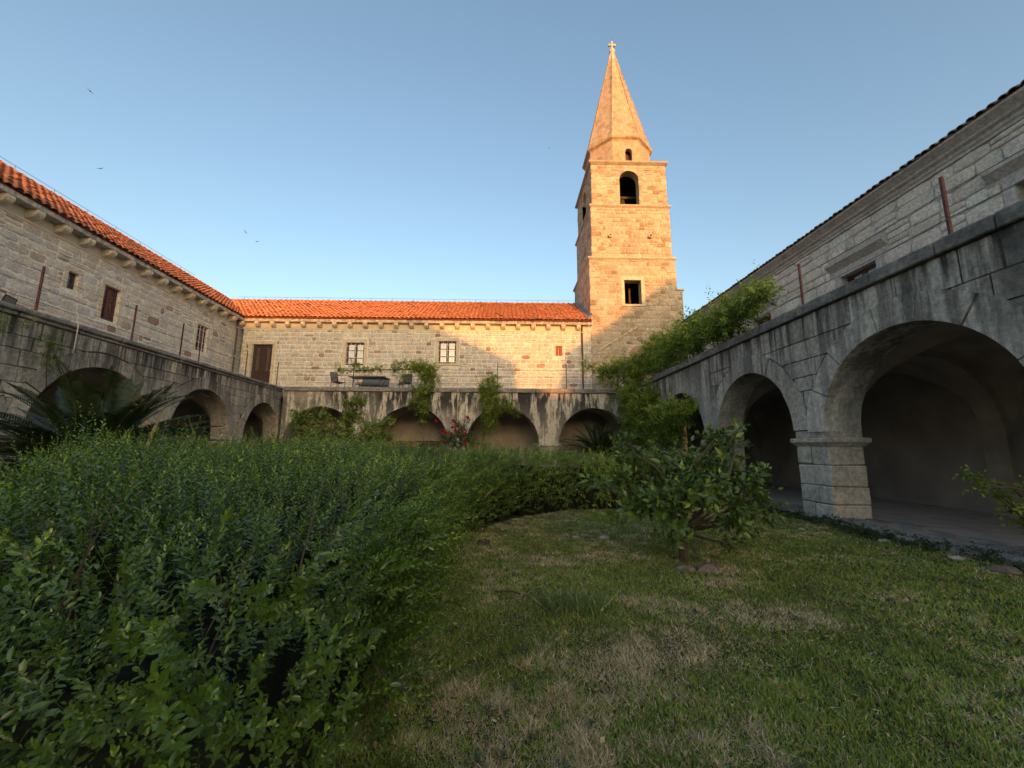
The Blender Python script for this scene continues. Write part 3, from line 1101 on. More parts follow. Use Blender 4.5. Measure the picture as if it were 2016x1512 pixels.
fl_.poly([(UT - .30, 2.62, 9.93), (UT - .03, 2.62, 10.02), (UT - .03, 7.2, 12.76), (UT - .30, 7.2, 12.66)])
fl_.poly([(UT - .03, 2.62, 10.02), (UT - .012, 2.62, 10.28), (UT - .012, 7.2, 13.0), (UT - .03, 7.2, 12.76)])
fl_.build('flashing', 'lead', back)
# walk wall, door and ochre panel under the far terrace
wl = MB()
wl.box(-4.5, 24.0, DB - .03, DB - .004, .05, 4.6)
wl.build('walkway_wall', 'wallplaster', back)
dd = MB().box(7.04, 8.7, DB - .06, DB - .034, .07, 1.84).build('walkway_door', 'brownwood', back)
MB().cbox(6.84, 7.035, DB - .09, DB - .034, .07, 1.86, .01).build('jamb', 'dressed_g', back)
MB().cbox(8.705, 8.9, DB - .09, DB - .034, .07, 1.86, .01).build('jamb', 'dressed_g', back)
MB().cbox(6.84, 8.9, DB - .085, DB - .034, 1.865, 1.98, .01).build('lintel', 'brownwood', back)
MB().box(5.25, 6.7, DB - .045, DB - .034, .9, 1.95).build('ochre_panel', 'ochre', back)

# left range -------------------------------------------------------------
left = thing('left_range', 'stone range along the left terrace with corbelled eaves and bright tile roof', 'building', tuple(FL.o), FL.a)
UL1 = 16.55
lw = [(5.72, 6.12, 7.42, 8.1), (7.22, 7.98, 6.72, 8.18), (12.85, 13.72, 6.80, 8.24), (1.4, 2.0, 6.9, 8.1)]
mb = MB()
holed_wall(mb, -8.5, UL1 + .9, 0.0, ZE, lw, DL)
mb.build('wall', 'mortar', left)
holes = [(a - .2, b + .2, c - .14, e + .24) for a, b, c, e in lw]
st = courses(-8.5, UL1 + .7, 4.9, ZE - .43, (.24, .38), (.38, .72), holes, random.Random(41), gap=.046)
lay_stones(left, st, DL, lambda u, d, z: FL.P(u, d, z), 'warm', random.Random(42))
for i, (a, b, c, e) in enumerate(lw):
    surround(left, a, b, c, e, DL, .18, sill=False, pr=.022)
    window(left, a, b, c, e, DL, 2 if i else 1, 2 if i == 1 else 1, (2, 4) if i == 2 else None, i == 1, rec=.14)
eaves(left, -8.5, UL1 + .75, DL, ZE + .003, .44, -6.33, .945, 3, .19)
roof(left, FL, -8.5, 21.5, 3.90, ZTL, 8.3, ZRL, 'tile', lambda P: z_left(P) >= z_back(P) - .02, seed=5)
wl = MB()
wl.box(-8.5, 17.4, DL - .03, DL - .004, .05, 4.6)
wl.build('walkway_wall', 'wallplaster', left)

# right range ------------------------------------------------------------
right = thing('right_range', 'grey stone range on the right with moulded cornice and hooded windows', 'building', tuple(FR.o), FR.a)
rw = [(1.06, 2.36, 5.6, 7.38), (-3.85, -2.62, 5.6, 7.38), (5.86, 7.1, 5.6, 7.5), (10.6, 11.8, 5.6, 7.4)]
mb = MB()
holed_wall(mb, -11.3, 13.5, 0.0, 9.2, rw, DR)
mb.build('wall', 'mortar_g', right)
holes = [(a - .24, b + .24, c - .16, e + .24) for a, b, c, e in rw]
holes += [(a - .44, b + .44, e + .2, e + .58) for a, b, c, e in rw]
st = courses(-11.3, 13.5, 4.9, 8.86, (.28, .50), (.5, 1.0), holes, random.Random(51), gap=.03)
lay_stones(right, st, DR, lambda u, d, z: FR.P(u, d, z), 'greyw', random.Random(52), proud=(.02, .06))
for a, b, c, e in rw:
    surround(right, a, b, c, e, DR, .22, 'dressed_g', True)
    window(right, a, b, c, e, DR, 2, 2, None, False, rec=.2)
m_ = MB()
prof = [(0, 8.86), (-.06, 8.86), (-.06, 8.93), (-.10, 8.97), (-.12, 9.03), (-.20, 9.08), (-.22, 9.13), (-.33, 9.22), (-.40, 9.27), (-.40, 9.34), (.1, 9.36), (.1, 8.86)]
for (p, q) in zip(prof, prof[1:]):
    m_.poly([(-11.3, DR + p[0], p[1]), (13.5, DR + p[0], p[1]), (13.5, DR + q[0], q[1]), (-11.3, DR + q[0], q[1])])
m_.build('cornice', 'dressed_g', right)
roof(right, FR, -11.3, 13.5, DR - .37, 9.37, DR + 4.2, 11.75, 'oldtile', lambda P: True, rows=11, pitch=.21, limit=200, seed=6, lift=.012)
wl = MB()
wl.box(-11.3, 13.5, DR - .03, DR - .004, .05, 4.6)
wl.build('walkway_wall', 'wallplaster', right)

# ------------------------------------------------------------------ bell tower
TP = FB.P(UT, DB - .03, 0)
tower = thing('bell_tower', 'tall square stone bell tower with octagonal spire and cross, sunlit gold', 'bell tower', tuple(TP), FB.a)
TF = Frame(TP[0], TP[1], 0.55)
S0, S1, S2 = (0.0, 5.81, 0.0, 5.8), (.22, 5.68, .14, 5.66), (.34, 5.61, .22, 5.58)
tw = (2.30, 3.43, 11.06, 12.77)
m_ = MB()
holed_wall(m_, 0, 5.81, 0, 14.2, [tw], 0, .55)


def three_sides(m_, s, z0, z1, left_too=True):
    x0, x1, y0, y1 = s
    if left_too:
        m_.poly([(x0, y1, z0), (x0, y0, z0), (x0, y0, z1), (x0, y1, z1)])
    m_.poly([(x1, y0, z0), (x1, y1, z0), (x1, y1, z1), (x1, y0, z1)])
    m_.poly([(x1, y1, z0), (x0, y1, z0), (x0, y1, z1), (x1, y1, z1)])


three_sides(m_, S0, 0, 14.2)
m_.poly([(S1[0], S1[2], 14.4), (S1[1], S1[2], 14.4), (S1[1], S1[2], 18.15), (S1[0], S1[2], 18.15)])
three_sides(m_, S1, 14.4, 18.15)
AC, ARAD, AZC = 2.99, .69, 20.38


def zbel(u):
    return AZC + math.sqrt(max(0, ARAD ** 2 - (u - AC) ** 2)) if abs(u - AC) < ARAD else 18.35


us = sorted({S2[0], S2[1], *[AC - ARAD * math.cos(PI * k / 20) for k in range(21)]})
arch_strip(m_, us, zbel, 21.5, S2[2], S2[2] + .6)
for s_ in (-1, 1):
    e = AC + s_ * ARAD
    m_.poly([(e, S2[2], 18.35), (e, S2[2] + .6, 18.35), (e, S2[2] + .6, AZC), (e, S2[2], AZC)])
three_sides(m_, S2, 18.35, 21.5, False)
lm = MB()                                      # left face of the belfry with its own arch, built facing -y then turned
cw = (S2[2] + S2[3]) / 2


def zbel2(u):
    return AZC + math.sqrt(max(0, ARAD ** 2 - (u - cw) ** 2)) if abs(u - cw) < ARAD else 18.35


us2 = sorted({S2[2], S2[3], *[cw - ARAD * math.cos(PI * k / 20) for k in range(21)]})
arch_strip(lm, us2, zbel2, 21.5, 0, .6)
i = len(m_.v)
m_.v += [(S2[0] + y, S2[3] + S2[2] - x, z) for x, y, z in lm.v]
m_.f += [tuple(i + k for k in f) for f in lm.f]
m_.build('wall', 'mortar_t', tower)
MB().box(5.815, 6.22, .0, 5.0, 0, 12.06).build('buttress', 'mortar_t', tower)
# floors and lining inside, near-black: the rooms' shade put into their colour
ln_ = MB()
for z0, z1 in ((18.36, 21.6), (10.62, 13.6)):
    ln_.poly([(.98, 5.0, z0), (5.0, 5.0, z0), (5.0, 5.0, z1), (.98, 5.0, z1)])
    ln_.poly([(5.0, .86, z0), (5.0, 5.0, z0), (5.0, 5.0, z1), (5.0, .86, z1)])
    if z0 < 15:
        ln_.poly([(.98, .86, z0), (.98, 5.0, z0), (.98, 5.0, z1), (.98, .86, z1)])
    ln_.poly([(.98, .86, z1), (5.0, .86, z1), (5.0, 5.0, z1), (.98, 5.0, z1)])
ln_.build('shade_lining', 'dark', tower)
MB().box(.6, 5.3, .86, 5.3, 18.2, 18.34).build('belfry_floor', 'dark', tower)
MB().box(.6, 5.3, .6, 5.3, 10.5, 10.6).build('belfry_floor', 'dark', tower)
MB().box(2.95, 3.08, 1.2, 1.32, 10.6, 13.5).build('timber_post', 'twig', tower)
# stones of the front
rdT = random.Random(61)
win_hole = (tw[0] - .26, tw[1] + .26, tw[2] - .14, tw[3] + .3)
st0 = [(u, z, w_, h, 0.0) for u, z, w_, h in courses(0.02, 5.79, 4.9, 14.2, (.22, .36), (.36, .66), [win_hole], rdT, .032)]
st1 = [(u, z, w_, h, S1[2]) for u, z, w_, h in courses(S1[0] + .02, S1[1] - .02, 14.42, 18.13, (.22, .34), (.3, .6), [], rdT, .036)]
ahole = []
for k in range(8):
    za, zb_ = 18.35 + k * .34, 18.35 + (k + 1) * .34
    x = ARAD + .24 if za < AZC else math.sqrt(max(0, (ARAD + .24) ** 2 - (za - AZC) ** 2))
    if x > .05:
        ahole.append((AC - x, AC + x, za, min(zb_, AZC + ARAD + .24)))
st2 = [(u, z, w_, h, S2[2]) for u, z, w_, h in courses(S2[0] + .02, S2[1] - .02, 18.37, 21.48, (.26, .36), (.4, .7), ahole, rdT, .016)]


def lay_multi(root, stones, P, mat, rd, limit):
    vis = shown(np.array([P(s[0], s[4], s[1]) for s in stones])) * np.array([s[2] * s[3] for s in stones])
    VV, TT, RR, off = [], [], [], 0
    for n, i in enumerate(np.argsort(-vis)):
        u, z, w_, h, d = stones[i]
        k = rd.randrange(len(STONES))
        pr = rd.uniform(.012, .04)
        if n < limit:
            o = link('stone', stone_mesh(k, mat), root)
            o.location, o.scale, o.rotation_euler = (u, d, z), (w_, pr, h), (0, rd.uniform(-.03, .03), 0)
        else:
            V, T = STONES[k]
            VV.append(V * (w_, pr, h) + (u, d, z)); TT.append(T + off); RR.append(np.full(len(V), rd.random())); off += len(V)
    return VV, TT, RR, off


VV, TT, RR, off = lay_multi(tower, st0 + st1 + st2, lambda u, d, z: TF.P(u, d, z), 'tower', rdT, 300)
for (s, z0, z1) in ((S0, 9.0, 14.2), (S1, 14.42, 18.13), (S2, 18.37, 21.48)):     # left face
    hl = [(cw - ARAD, cw + ARAD, 18.3, AZC + ARAD)] if s is S2 else []
    for u, z, w_, h in courses(s[2] + .02, s[3] - .02, z0, z1, (.24, .36), (.36, .66), hl, rdT, .022):
        V, T = STONES[rdT.randrange(12)]
        Q = V * (w_, rdT.uniform(.012, .04), h)
        VV.append(np.stack([s[0] + Q[:, 1], s[3] + s[2] - u - Q[:, 0], z + Q[:, 2]], -1)); TT.append(T + off); RR.append(np.full(len(V), rdT.random())); off += len(V)
for u, z, w_, h in courses(5.83, 6.2, 4.9, 12.04, (.26, .4), (.3, .5), [], rdT, .02):
    V, T = STONES[rdT.randrange(12)]
    VV.append(V * (w_, .02, h) + (u, 0, z)); TT.append(T + off); RR.append(np.full(len(V), rdT.random())); off += len(V)
link('rubble', npmesh('rubble', np.concatenate(VV), np.concatenate(TT), 'tower_j', np.concatenate(RR)), tower, kind='stuff')
# corner blocks
for (sg, z0, z1) in ((S0, 4.9, 14.2), (S1, 14.42, 18.13), (S2, 18.37, 21.48)):
    z = z0
    k = 0
    while z < z1 - .1:
        h = min(rdT.uniform(.30, .46), z1 - z)
        if z1 - z - h < .2:
            h = z1 - z
        for sd in (0, 1):
            wq = (.62, .36)[(k + sd) % 2] + rdT.uniform(-.06, .06)
            dq = (.36, .6)[(k + sd) % 2]
            e = rdT.uniform(.028, .05)
            xa, xb = (sg[0] - e, sg[0] + wq) if sd == 0 else (sg[1] - wq, sg[1] + e)
            MB().cbox(xa, xb, sg[2] - e, sg[2] + dq, z + .006, z + h - .006, .02, .012, rdT).build('corner_block', 'tower', tower)
        z += h
        k += 1
# belfry archivolt
n = 9
for k in range(n):
    a0, b0 = PI * k / n + .01, PI * (k + 1) / n - .01
    pts = [(AC - (ARAD - .01) * math.cos(a0 + (b0 - a0) * q / 4), AZC + (ARAD - .01) * math.sin(a0 + (b0 - a0) * q / 4)) for q in range(5)]
    pts += [(AC - (ARAD + .21) * math.cos(a0 + (b0 - a0) * q / 4), AZC + (ARAD + .21) * math.sin(a0 + (b0 - a0) * q / 4)) for q in range(4, -1, -1)]
    MB().prism(pts, S2[2] - .045, S2[2] + .2).build('voussoir', 'tower', tower)
for s_ in (-1, 1):
    for k in range(5):
        z0 = 18.37 + k * .4
        x0, x1 = sorted((AC + s_ * (ARAD - .01), AC + s_ * (ARAD + .21)))
        MB().cbox(x0, x1, S2[2] - .04, S2[2] + .2, z0, z0 + .39, .012, .004, rdT).build('jamb_block', 'tower', tower)
surround(tower, *tw, 0, .2, 'dressed', False, True, .035)


def string(s, z0, h, pr, mat='tower'):
    x0, x1, y0, y1 = s
    m_ = MB()
    prof = [(0, z0), (pr * .35, z0 + h * .2), (pr * .8, z0 + h * .45), (pr, z0 + h * .6), (pr, z0 + h), (-.4, z0 + h + .06)]
    rg = []
    for o_, z in prof:
        i = len(m_.v)
        m_.v += [(x0 - o_, y0 - o_, z), (x1 + o_, y0 - o_, z), (x1 + o_, y1 + o_, z), (x0 - o_, y1 + o_, z)]
        rg.append(i)
    for p, q in zip(rg, rg[1:]):
        for k in range(4):
            m_.f.append((p + k, p + (k + 1) % 4, q + (k + 1) % 4, q + k))
    return m_


string(S0, 14.2, .2, .13).build('string_course', 'tower', tower)
string(S1, 18.15, .2, .13).build('string_course', 'tower', tower)
m_ = string(S2, 21.5, .26, .19)
m_.build('cornice', 'tower', tower)
MB().box(S2[0] - .1, S2[1] + .1, S2[2] - .1, S2[3] + .1, 21.72, 21.79).build('belfry_roof', 'tower', tower)
MB().cbox(5.80, 6.32, -.08, 5.0, 12.06, 12.18, .02).build('buttress_cap', 'tower', tower)
# spouts
for u in (1.47, 4.24):
    m_ = MB()
    n = 10
    for r0, r1, y0, y1 in ((.15, .15, .03, -.24), (.15, .075, -.24, -.24), (.075, .07, -.24, -.05)):
        for k in range(n):
            a, b = 2 * PI * k / n, 2 * PI * (k + 1) / n
            m_.poly([(u + r0 * math.cos(a), S1[2] + y0, 16.0 + r0 * math.sin(a)), (u + r0 * math.cos(b), S1[2] + y0, 16.0 + r0 * math.sin(b)), (u + r1 * math.cos(b), S1[2] + y1, 16.0 + r1 * math.sin(b)), (u + r1 * math.cos(a), S1[2] + y1, 16.0 + r1 * math.sin(a))])
    m_.poly([(u + .07 * math.cos(2 * PI * k / n), S1[2] - .05, 16.0 + .07 * math.sin(2 * PI * k / n)) for k in range(n)])
    m_.build('stone_spout', 'tower', tower)
# octagonal drum and spire
CX, CY = (S2[0] + S2[1]) / 2, (S2[2] + S2[3]) / 2


def octo(ap, z, cx=CX, cy=CY):
    rr = ap / math.cos(PI / 8)
    return [(cx + rr * math.cos(-PI / 2 - PI / 8 + k * PI / 4), cy + rr * math.sin(-PI / 2 - PI / 8 + k * PI / 4), z) for k in range(8)]


def octo_solid(levels, cap=True):
    m_ = MB()
    rg = []
    for ap, z in levels:
        i = len(m_.v)
        m_.v += octo(ap, z)
        rg.append(i)
    for p, q in zip(rg, rg[1:]):
        for k in range(8):
            m_.f.append((p + k, p + (k + 1) % 8, q + (k + 1) % 8, q + k))
    if cap:
        m_.f.append(tuple(rg[-1] + k for k in range(8)))
    return m_


dm_ = MB()                                     # drum: seven plain faces and the front one with its opening
lo, hi = octo(2.28, 21.76), octo(2.28, 23.85)
for k in range(1, 8):
    dm_.poly([lo[k], lo[(k + 1) % 8], hi[(k + 1) % 8], hi[k]])
wx0, wx1, wz0, wzc = CX - .02, CX + .48, 22.05, 22.95
yf = lo[0][1]
wc, wr = (wx0 + wx1) / 2, (wx1 - wx0) / 2
us = sorted({lo[0][0], lo[1][0], *[wc - wr * math.cos(PI * k / 12) for k in range(13)]})
arch_strip(dm_, us, lambda u: wzc + math.sqrt(max(0, wr * wr - (u - wc) ** 2)) if abs(u - wc) < wr else 21.76, 23.85, yf, yf + .3)
for x in (wx0, wx1):
    dm_.poly([(x, yf, 21.76), (x, yf + .3, 21.76), (x, yf + .3, wzc), (x, yf, wzc)])
dm_.build('drum', 'spire', tower)
MB().cbox(wx0 - .05, wx1 + .05, yf - .03, yf + .3, 21.77, wz0, .01).build('sill', 'spire', tower)
MB().box(wx0 - .1, wx1 + .1, yf + .5, yf + .55, 21.8, 23.2).build('shutter', 'wood', tower)
octo_solid([(2.28, 23.8), (2.33, 23.88), (2.46, 23.96), (2.50, 24.04), (2.50, 24.12), (2.2, 24.18)]).build('drum_cornice', 'spire', tower)
sp = octo_solid([(2.36, 24.16), (1.72, 26.85), (1.07, 29.55), (.42, 32.45), (.15, 33.75)])
sp.build('spire', 'spire', tower)
for k in range(8):
    a, b = Vector(octo(2.36, 24.16)[k]), Vector(octo(.15, 33.75)[k])
    MB().tube([a, b], [.05, .03], 4).build('spire_rib', 'spire', tower)
octo_solid([(.40, 32.50), (.155, 33.80)]).build('spire_cap', 'dressed', tower)
ZX = 33.72
bl = MB()
bl.lathe([(.001, ZX), (.12, ZX + .02), (.20, ZX + .12), (.235, ZX + .25), (.20, ZX + .38), (.1, ZX + .48), (.08, ZX + .52), (.001, ZX + .52)], 14, CX, CY)
bl.build('finial_ball', 'dressed', tower, smooth=True)
cr = MB()
cr.cbox(CX - .07, CX + .07, CY - .06, CY + .06, ZX + .5, ZX + 1.12, .02)
cr.cbox(CX - .22, CX - .07, CY - .06, CY + .06, ZX + .80, ZX + .93, .02)
cr.cbox(CX + .07, CX + .22, CY - .06, CY + .06, ZX + .80, ZX + .93, .02)
for x, z in ((CX - .23, ZX + .865), (CX + .23, ZX + .865), (CX, ZX + 1.14)):
    cr.lathe([(.001, z - .11), (.08, z - .08), (.105, z), (.08, z + .08), (.001, z + .11)], 8, x, CY)
cr.build('cross', 'dressed', tower)
MB().tube([(CX, CY, ZX + 1.2), (CX, CY, ZX + 1.5)], .012, 5).build('lightning_rod', 'darkiron', tower)
bell = MB()
bell.lathe([(.001, 19.95), (.12, 19.93), (.2, 19.8), (.24, 19.5), (.30, 19.2), (.42, 18.98), (.40, 18.95), (.001, 19.1)], 16, CX, 1.9)
link('church_bell', bell.mesh('church_bell', 'bell', True), None, 'dark bronze bell hanging inside the arched belfry opening', 'bell', loc=tuple(TP)).rotation_euler = (0, 0, FB.a)
MB().cbox(.4, 5.5, 1.8, 2.0, 19.97, 20.16, .01).build('bell_beam', 'twig', tower)
# old roof scar and walled-up oculus
m_ = MB()
a, b = Vector((.40, 0, 7.88)), Vector((3.42, 0, 9.74))
dv = (b - a).normalized()
nv = Vector((-dv.z, 0, dv.x))
for k in range(9):
    p, q = a + (b - a) * (k / 9 + .006), a + (b - a) * ((k + 1) / 9 - .006)
    m2 = MB()
    m2.prism([((p - nv * .05).x, (p - nv * .05).z), ((q - nv * .05).x, (q - nv * .05).z), ((q + nv * .05).x, (q + nv * .05).z), ((p + nv * .05).x, (p + nv * .05).z)], -.09, .02)
    m2.build('drip_stone', 'dressed', tower)
for k in range(14):
    a0, b0 = 2 * PI * k / 14 + .02, 2 * PI * (k + 1) / 14 - .02
    pts = [(3.0 + .56 * math.cos(a0), 7.62 + .56 * math.sin(a0)), (3.0 + .74 * math.cos(a0), 7.62 + .74 * math.sin(a0)), (3.0 + .74 * math.cos(b0), 7.62 + .74 * math.sin(b0)), (3.0 + .56 * math.cos(b0), 7.62 + .56 * math.sin(b0))]
    MB().prism(pts, -.07, .02).build('oculus_stone', 'dressed', tower)
m_ = MB()
m_.prism([(3.0 + .55 * math.cos(2 * PI * k / 20), 7.62 + .55 * math.sin(2 * PI * k / 20)) for k in range(20)], -.05, .02)
m_.build('oculus_infill', simple('reddish_infill', (0.40, 0.25, 0.18), 0.95), tower)


# ------------------------------------------------------------------ unseen masses added behind the camera, outlines shaped to shade the court
def gabled(name, label, cat, prof, y0, y1):
    t = thing(name, label, cat, (20.3, -60, 0), SUN_AZ)
    prof = [(x - 20.3, z) for x, z in prof]
    y0, y1 = y0 + 60, y1 + 60
    zmin = min(z for x, z in prof)
    m_ = MB()
    pts = [(prof[0][0], 0), (prof[-1][0], 0)] + list(prof[::-1])
    m_.prism(pts, y0, y1)
    m_.build('wall', 'mortar_t', t)
    r_ = MB()
    for (xa, za), (xb, zb_) in zip(prof, prof[1:]):
        if abs(xa - xb) > .2:
            r_.poly([(xa, y0 - .4, za + .04), (xb, y0 - .4, zb_ + .04), (xb, y1 + .4, zb_ + .04), (xa, y1 + .4, za + .04)])
    r_.build('roof', 'deck', t)
    return t


gabled('shade_range', 'long unseen range added behind the camera to shade the court', 'building', [(-75, 17.2), (13.1, 17.35), (18.7, 14.7), (18.75, 14.5), (18.8, 13.0), (19.6, 11.85)], -72, -60)
gabled('sunblocker', 'unseen church beside the range behind the camera', 'sunblocker', [(19.6, 11.85), (20.9, 11.85), (21.6, 13.2), (21.9, 15.27), (24.8, 17.08), (28.9, 20.3), (37.0, 14.2)], -84, -60)


# ------------------------------------------------------------------ fences, pipes, wires
def fence(F_, posts, label, d, rust, wires=3, u0=None, u1=None, zb=ZP - .03, wz=(.35, .75, 1.15)):
    t = thing('wire_fence', label, 'fence', tuple(F_.o), F_.a)
    for u, h, lean, mat, r in posts:
        MB().cbox(u - r, u + r, d - r, d + r, zb, zb + h, .004).build('post', mat, t)
    pu = [p[0] for p in posts]
    a, b = (u0 if u0 is not None else min(pu)), (u1 if u1 is not None else max(pu))
    for z in wz[:wires]:
        pts = []
        xs = sorted({a, b, *pu})
        for p, q in zip(xs, xs[1:]):
            for k in range(4):
                s_ = k / 4
                pts.append((p + (q - p) * s_, d - .02, zb + z - .03 * math.sin(PI * s_)))
        pts.append((b, d - .02, zb + z))
        MB().tube(pts, .0065, 4).build('wire', 'wire', t)
    return t


fence(FL, [(-2.6, 1.3, 0, 'rust', .022), (.90, 1.32, 0, 'rust', .023), (3.82, 1.32, 0, 'rust', .021), (6.0, 1.38, 0, 'darkiron', .018), (7.05, 1.5, 0, 'rust', .018), (10.38, 1.38, 0, 'darkiron', .018), (13.46, 1.46, 0, 'darkiron', .018)], 'wire fence on slim posts along the left terrace edge', .14, True, u0=-6)
fence(FB, [(3.75, 1.5, 0, 'darkiron', .022), (7.6, 1.5, 0, 'darkiron', .022), (11.96, 1.58, 0, 'darkiron', .018), (15.92, 1.55, 0, 'darkiron', .024), (18.9, 1.5, 0, 'darkiron', .024)], 'wire fence on thin dark posts along the far terrace edge', .2, False, u0=0.4)
fence(FR, [(-7.5, 1.2, 0, 'rust', .023), (-2.4, 1.2, 0, 'rust', .023), (.9, 1.2, 0, 'rust', .023), (4.80, 1.16, 0, 'rust', .022), (8.05, 1.13, 0, 'rust', .024), (11.8, 1.13, 0, 'rust', .024)], 'wire fence on rust red posts along the right terrace edge', .1, True, wires=2, wz=(.38, .82))


def pipe(F_, label, u, d, z0, z1, hop):
    t = thing('downpipe', label, 'downpipe', tuple(F_.o), F_.a)
    MB().tube([(u, d, z0), (u, d, z1)], .055, 10).build('pipe', 'pipe', t, smooth=False)
    MB().tube([(u, d, z1 - .02), (u, d - .12, z1 + .14)], [.06, .08], 10).build('outlet', 'pipe', t)
    for z in (z0 + .25, (z0 + z1) / 2, z1 - .45):
        MB().tube([(u, d, z), (u, d, z + .03)], .064, 10).build('bracket', 'whitegrille', t)
    return t


pipe(FL, 'brown downpipe in the corner of the left range', 16.2, DL - .12, ZP - .03, ZE - .02, False)
pipe(FB, 'brown downpipe on the sunlit wall next to the tower', 17.42, DB - .12, ZP - .03, ZE - .02, False)
t = thing('roof_cable', 'loop of pale cable hanging from the eave by the tower', 'cable', tuple(FB.o), FB.a)
MB().tube([(17.86, 2.60, 9.98), (17.95, 2.55, 10.16), (18.03, 2.56, 10.0), (18.04, 2.56, 9.6), (17.98, 2.57, 9.18), (17.9, 2.58, 9.06), (17.84, 2.58, 9.2), (17.84, 2.58, 9.5)], .018, 6).build('cable_loop', 'whitegrille', t)


def ridge_wire(F_, label, u0, u1, d, z, step=1.6):
    t = thing('lightning_wire', label, 'wire', tuple(F_.o), F_.a)
    MB().tube([(u0, d, z + .25), (u1, d, z + .25)], .010, 4).build('wire', 'wire', t)
    for u in np.arange(u0 + .5, u1, step):
        MB().tube([(u, d, z + .05), (u, d, z + .27)], .012, 4).build('holder', 'wire', t)


ridge_wire(FL, 'thin lightning wire on holders along the left ridge', -8, 17.8, 8.3, 12.88)
ridge_wire(FB, 'thin lightning wire on holders along the far ridge', -8.0, 17.7, 7.2, 12.61)


# cords hanging down the far arcade
for lab, pts in (('straight pale cord hanging on the far arcade above the roses', [(9.73, -.16, 4.86), (9.76, -.13, 3.6), (9.79, -.1, 2.5)]), ('slanting pale cord on the far arcade beside the hanging vine', [(8.43, -.16, 4.86), (8.8, -.13, 3.7), (9.2, -.1, 2.6)])):
    m_ = MB()
    m_.tube(pts, .013, 5)
    o = m_.build('cord', 'rope', label=lab, cat='cord', loc=tuple(FB.o))
    o.rotation_euler = (0, 0, FB.a)
m_ = MB().tube([(1.70, -.18, 4.15), (1.69, -.19, 4.88), (1.68, -.1, 5.22)], .014, 5)
o = m_.build('cane', 'rope', label='thin pale cane standing against the left parapet', cat='cane', loc=tuple(FL.o))
o.rotation_euler = (0, 0, FL.a)


# ------------------------------------------------------------------ terrace furniture
def chair(F_, u, d, rz, label, zf=ZP - .03):
    P = F_.P(u, d, zf)
    t = thing('garden_chair', label, 'chair', tuple(P), F_.a + rz, 'garden chairs on the terraces')
    r = .017
    for s_ in (-1, 1):
        x = .27 * s_
        MB().tube([(x, -.26, 0), (x, -.27, .40), (x, -.25, .60), (x, -.18, .655), (x, .02, .64), (x, .2, .56)], r, 6).build('armrest', 'darkiron', t)
        MB().tube([(x, .30, 0), (x * .95, .22, .40)], r, 6).build('leg', 'darkiron', t)
        MB().tube([(x * .93, -.26, .40), (x * .93, .2, .37), (x * .93, .27, .5), (x * .9, .40, 1.0)], r, 6).build('side_rail', 'darkiron', t)
    MB().tube([(-.25, .40, 1.0), (.25, .40, 1.0)], r, 6).build('top_rail', 'darkiron', t)
    MB().tube([(-.25, -.26, .40), (.25, -.26, .40)], r, 6).build('front_rail', 'darkiron', t)
    m_ = MB()
    m_.poly([(-.245, -.25, .405), (.245, -.25, .405), (.245, .2, .375), (-.245, .2, .375)])
    m_.poly([(-.245, -.25, .395), (-.245, .2, .365), (.245, .2, .365), (.245, -.25, .395)])
    m_.build('seat', 'sling', t)
    m_ = MB()
    p = [(.2, .375), (.27, .5), (.33, .75), (.395, .99)]
    for (ya, za), (yb, zb_) in zip(p, p[1:]):
        for o_ in (0, .01):
            m_.poly([(-.245, ya + o_, za), (.245, ya + o_, za), (.238, yb + o_, zb_), (-.238, yb + o_, zb_)])
    m_.build('backrest', 'sling', t)
    return t


chair(FB, 2.72, .62, R(62), 'grey sling chair on the far terrace left of the table')
chair(FB, 6.62, .66, R(-5), 'grey sling chair half hidden by the vine on the far terrace')
tb_ = thing('garden_bench', 'low grey sling bench behind the terrace table', 'bench', tuple(FB.P(4.45, 1.75, ZP - .03)), FB.a)
for sx in (-1, 1):
    MB().tube([(sx * .80, -.3, 0), (sx * .80, -.3, .40), (sx * .80, .22, .37), (sx * .80, .38, .92)], .02, 6).build('side_rail', 'darkiron', tb_)
    MB().tube([(sx * .80, .34, 0), (sx * .80, .22, .37)], .02, 6).build('leg', 'darkiron', tb_)
MB().tube([(-.80, .38, .92), (.80, .38, .92)], .02, 6).build('top_rail', 'darkiron', tb_)
MB().cbox(-.78, .78, -.3, .22, .375, .395, .005).build('seat', 'sling', tb_)
m_ = MB()
for o_ in (0, .012):
    m_.poly([(-.78, .23 + o_, .40), (.78, .23 + o_, .40), (.78, .375 + o_, .90), (-.78, .375 + o_, .90)])
m_.build('backrest', 'sling', tb_)
chair(FL, 2.35, 2.9, R(200), 'grey sling chair behind the left parapet beside the pale cane')
TPp = FB.P(4.45, .85, ZP - .03)
t = thing('terrace_table', 'dark garden table with curved metal legs on the far terrace', 'table', tuple(TPp), FB.a)
MB().cbox(-1.05, 1.05, -.5, .5, .70, .74, .01).build('tabletop', 'tabletop', t)
for sx in (-1, 1):
    for sy in (-1, 1):
        MB().tube([(sx * .88, sy * .40, .70), (sx * .72, sy * .36, .45), (sx * .66, sy * .35, .30), (sx * .72, sy * .38, .12), (sx * .80, sy * .42, 0)], .02, 6).build('leg', 'darkiron', t)
for sy in (-1, 1):
    MB().tube([(-.66, sy * .35, .30), (.66, sy * .35, .30)], .014, 6).build('stretcher', 'darkiron', t)

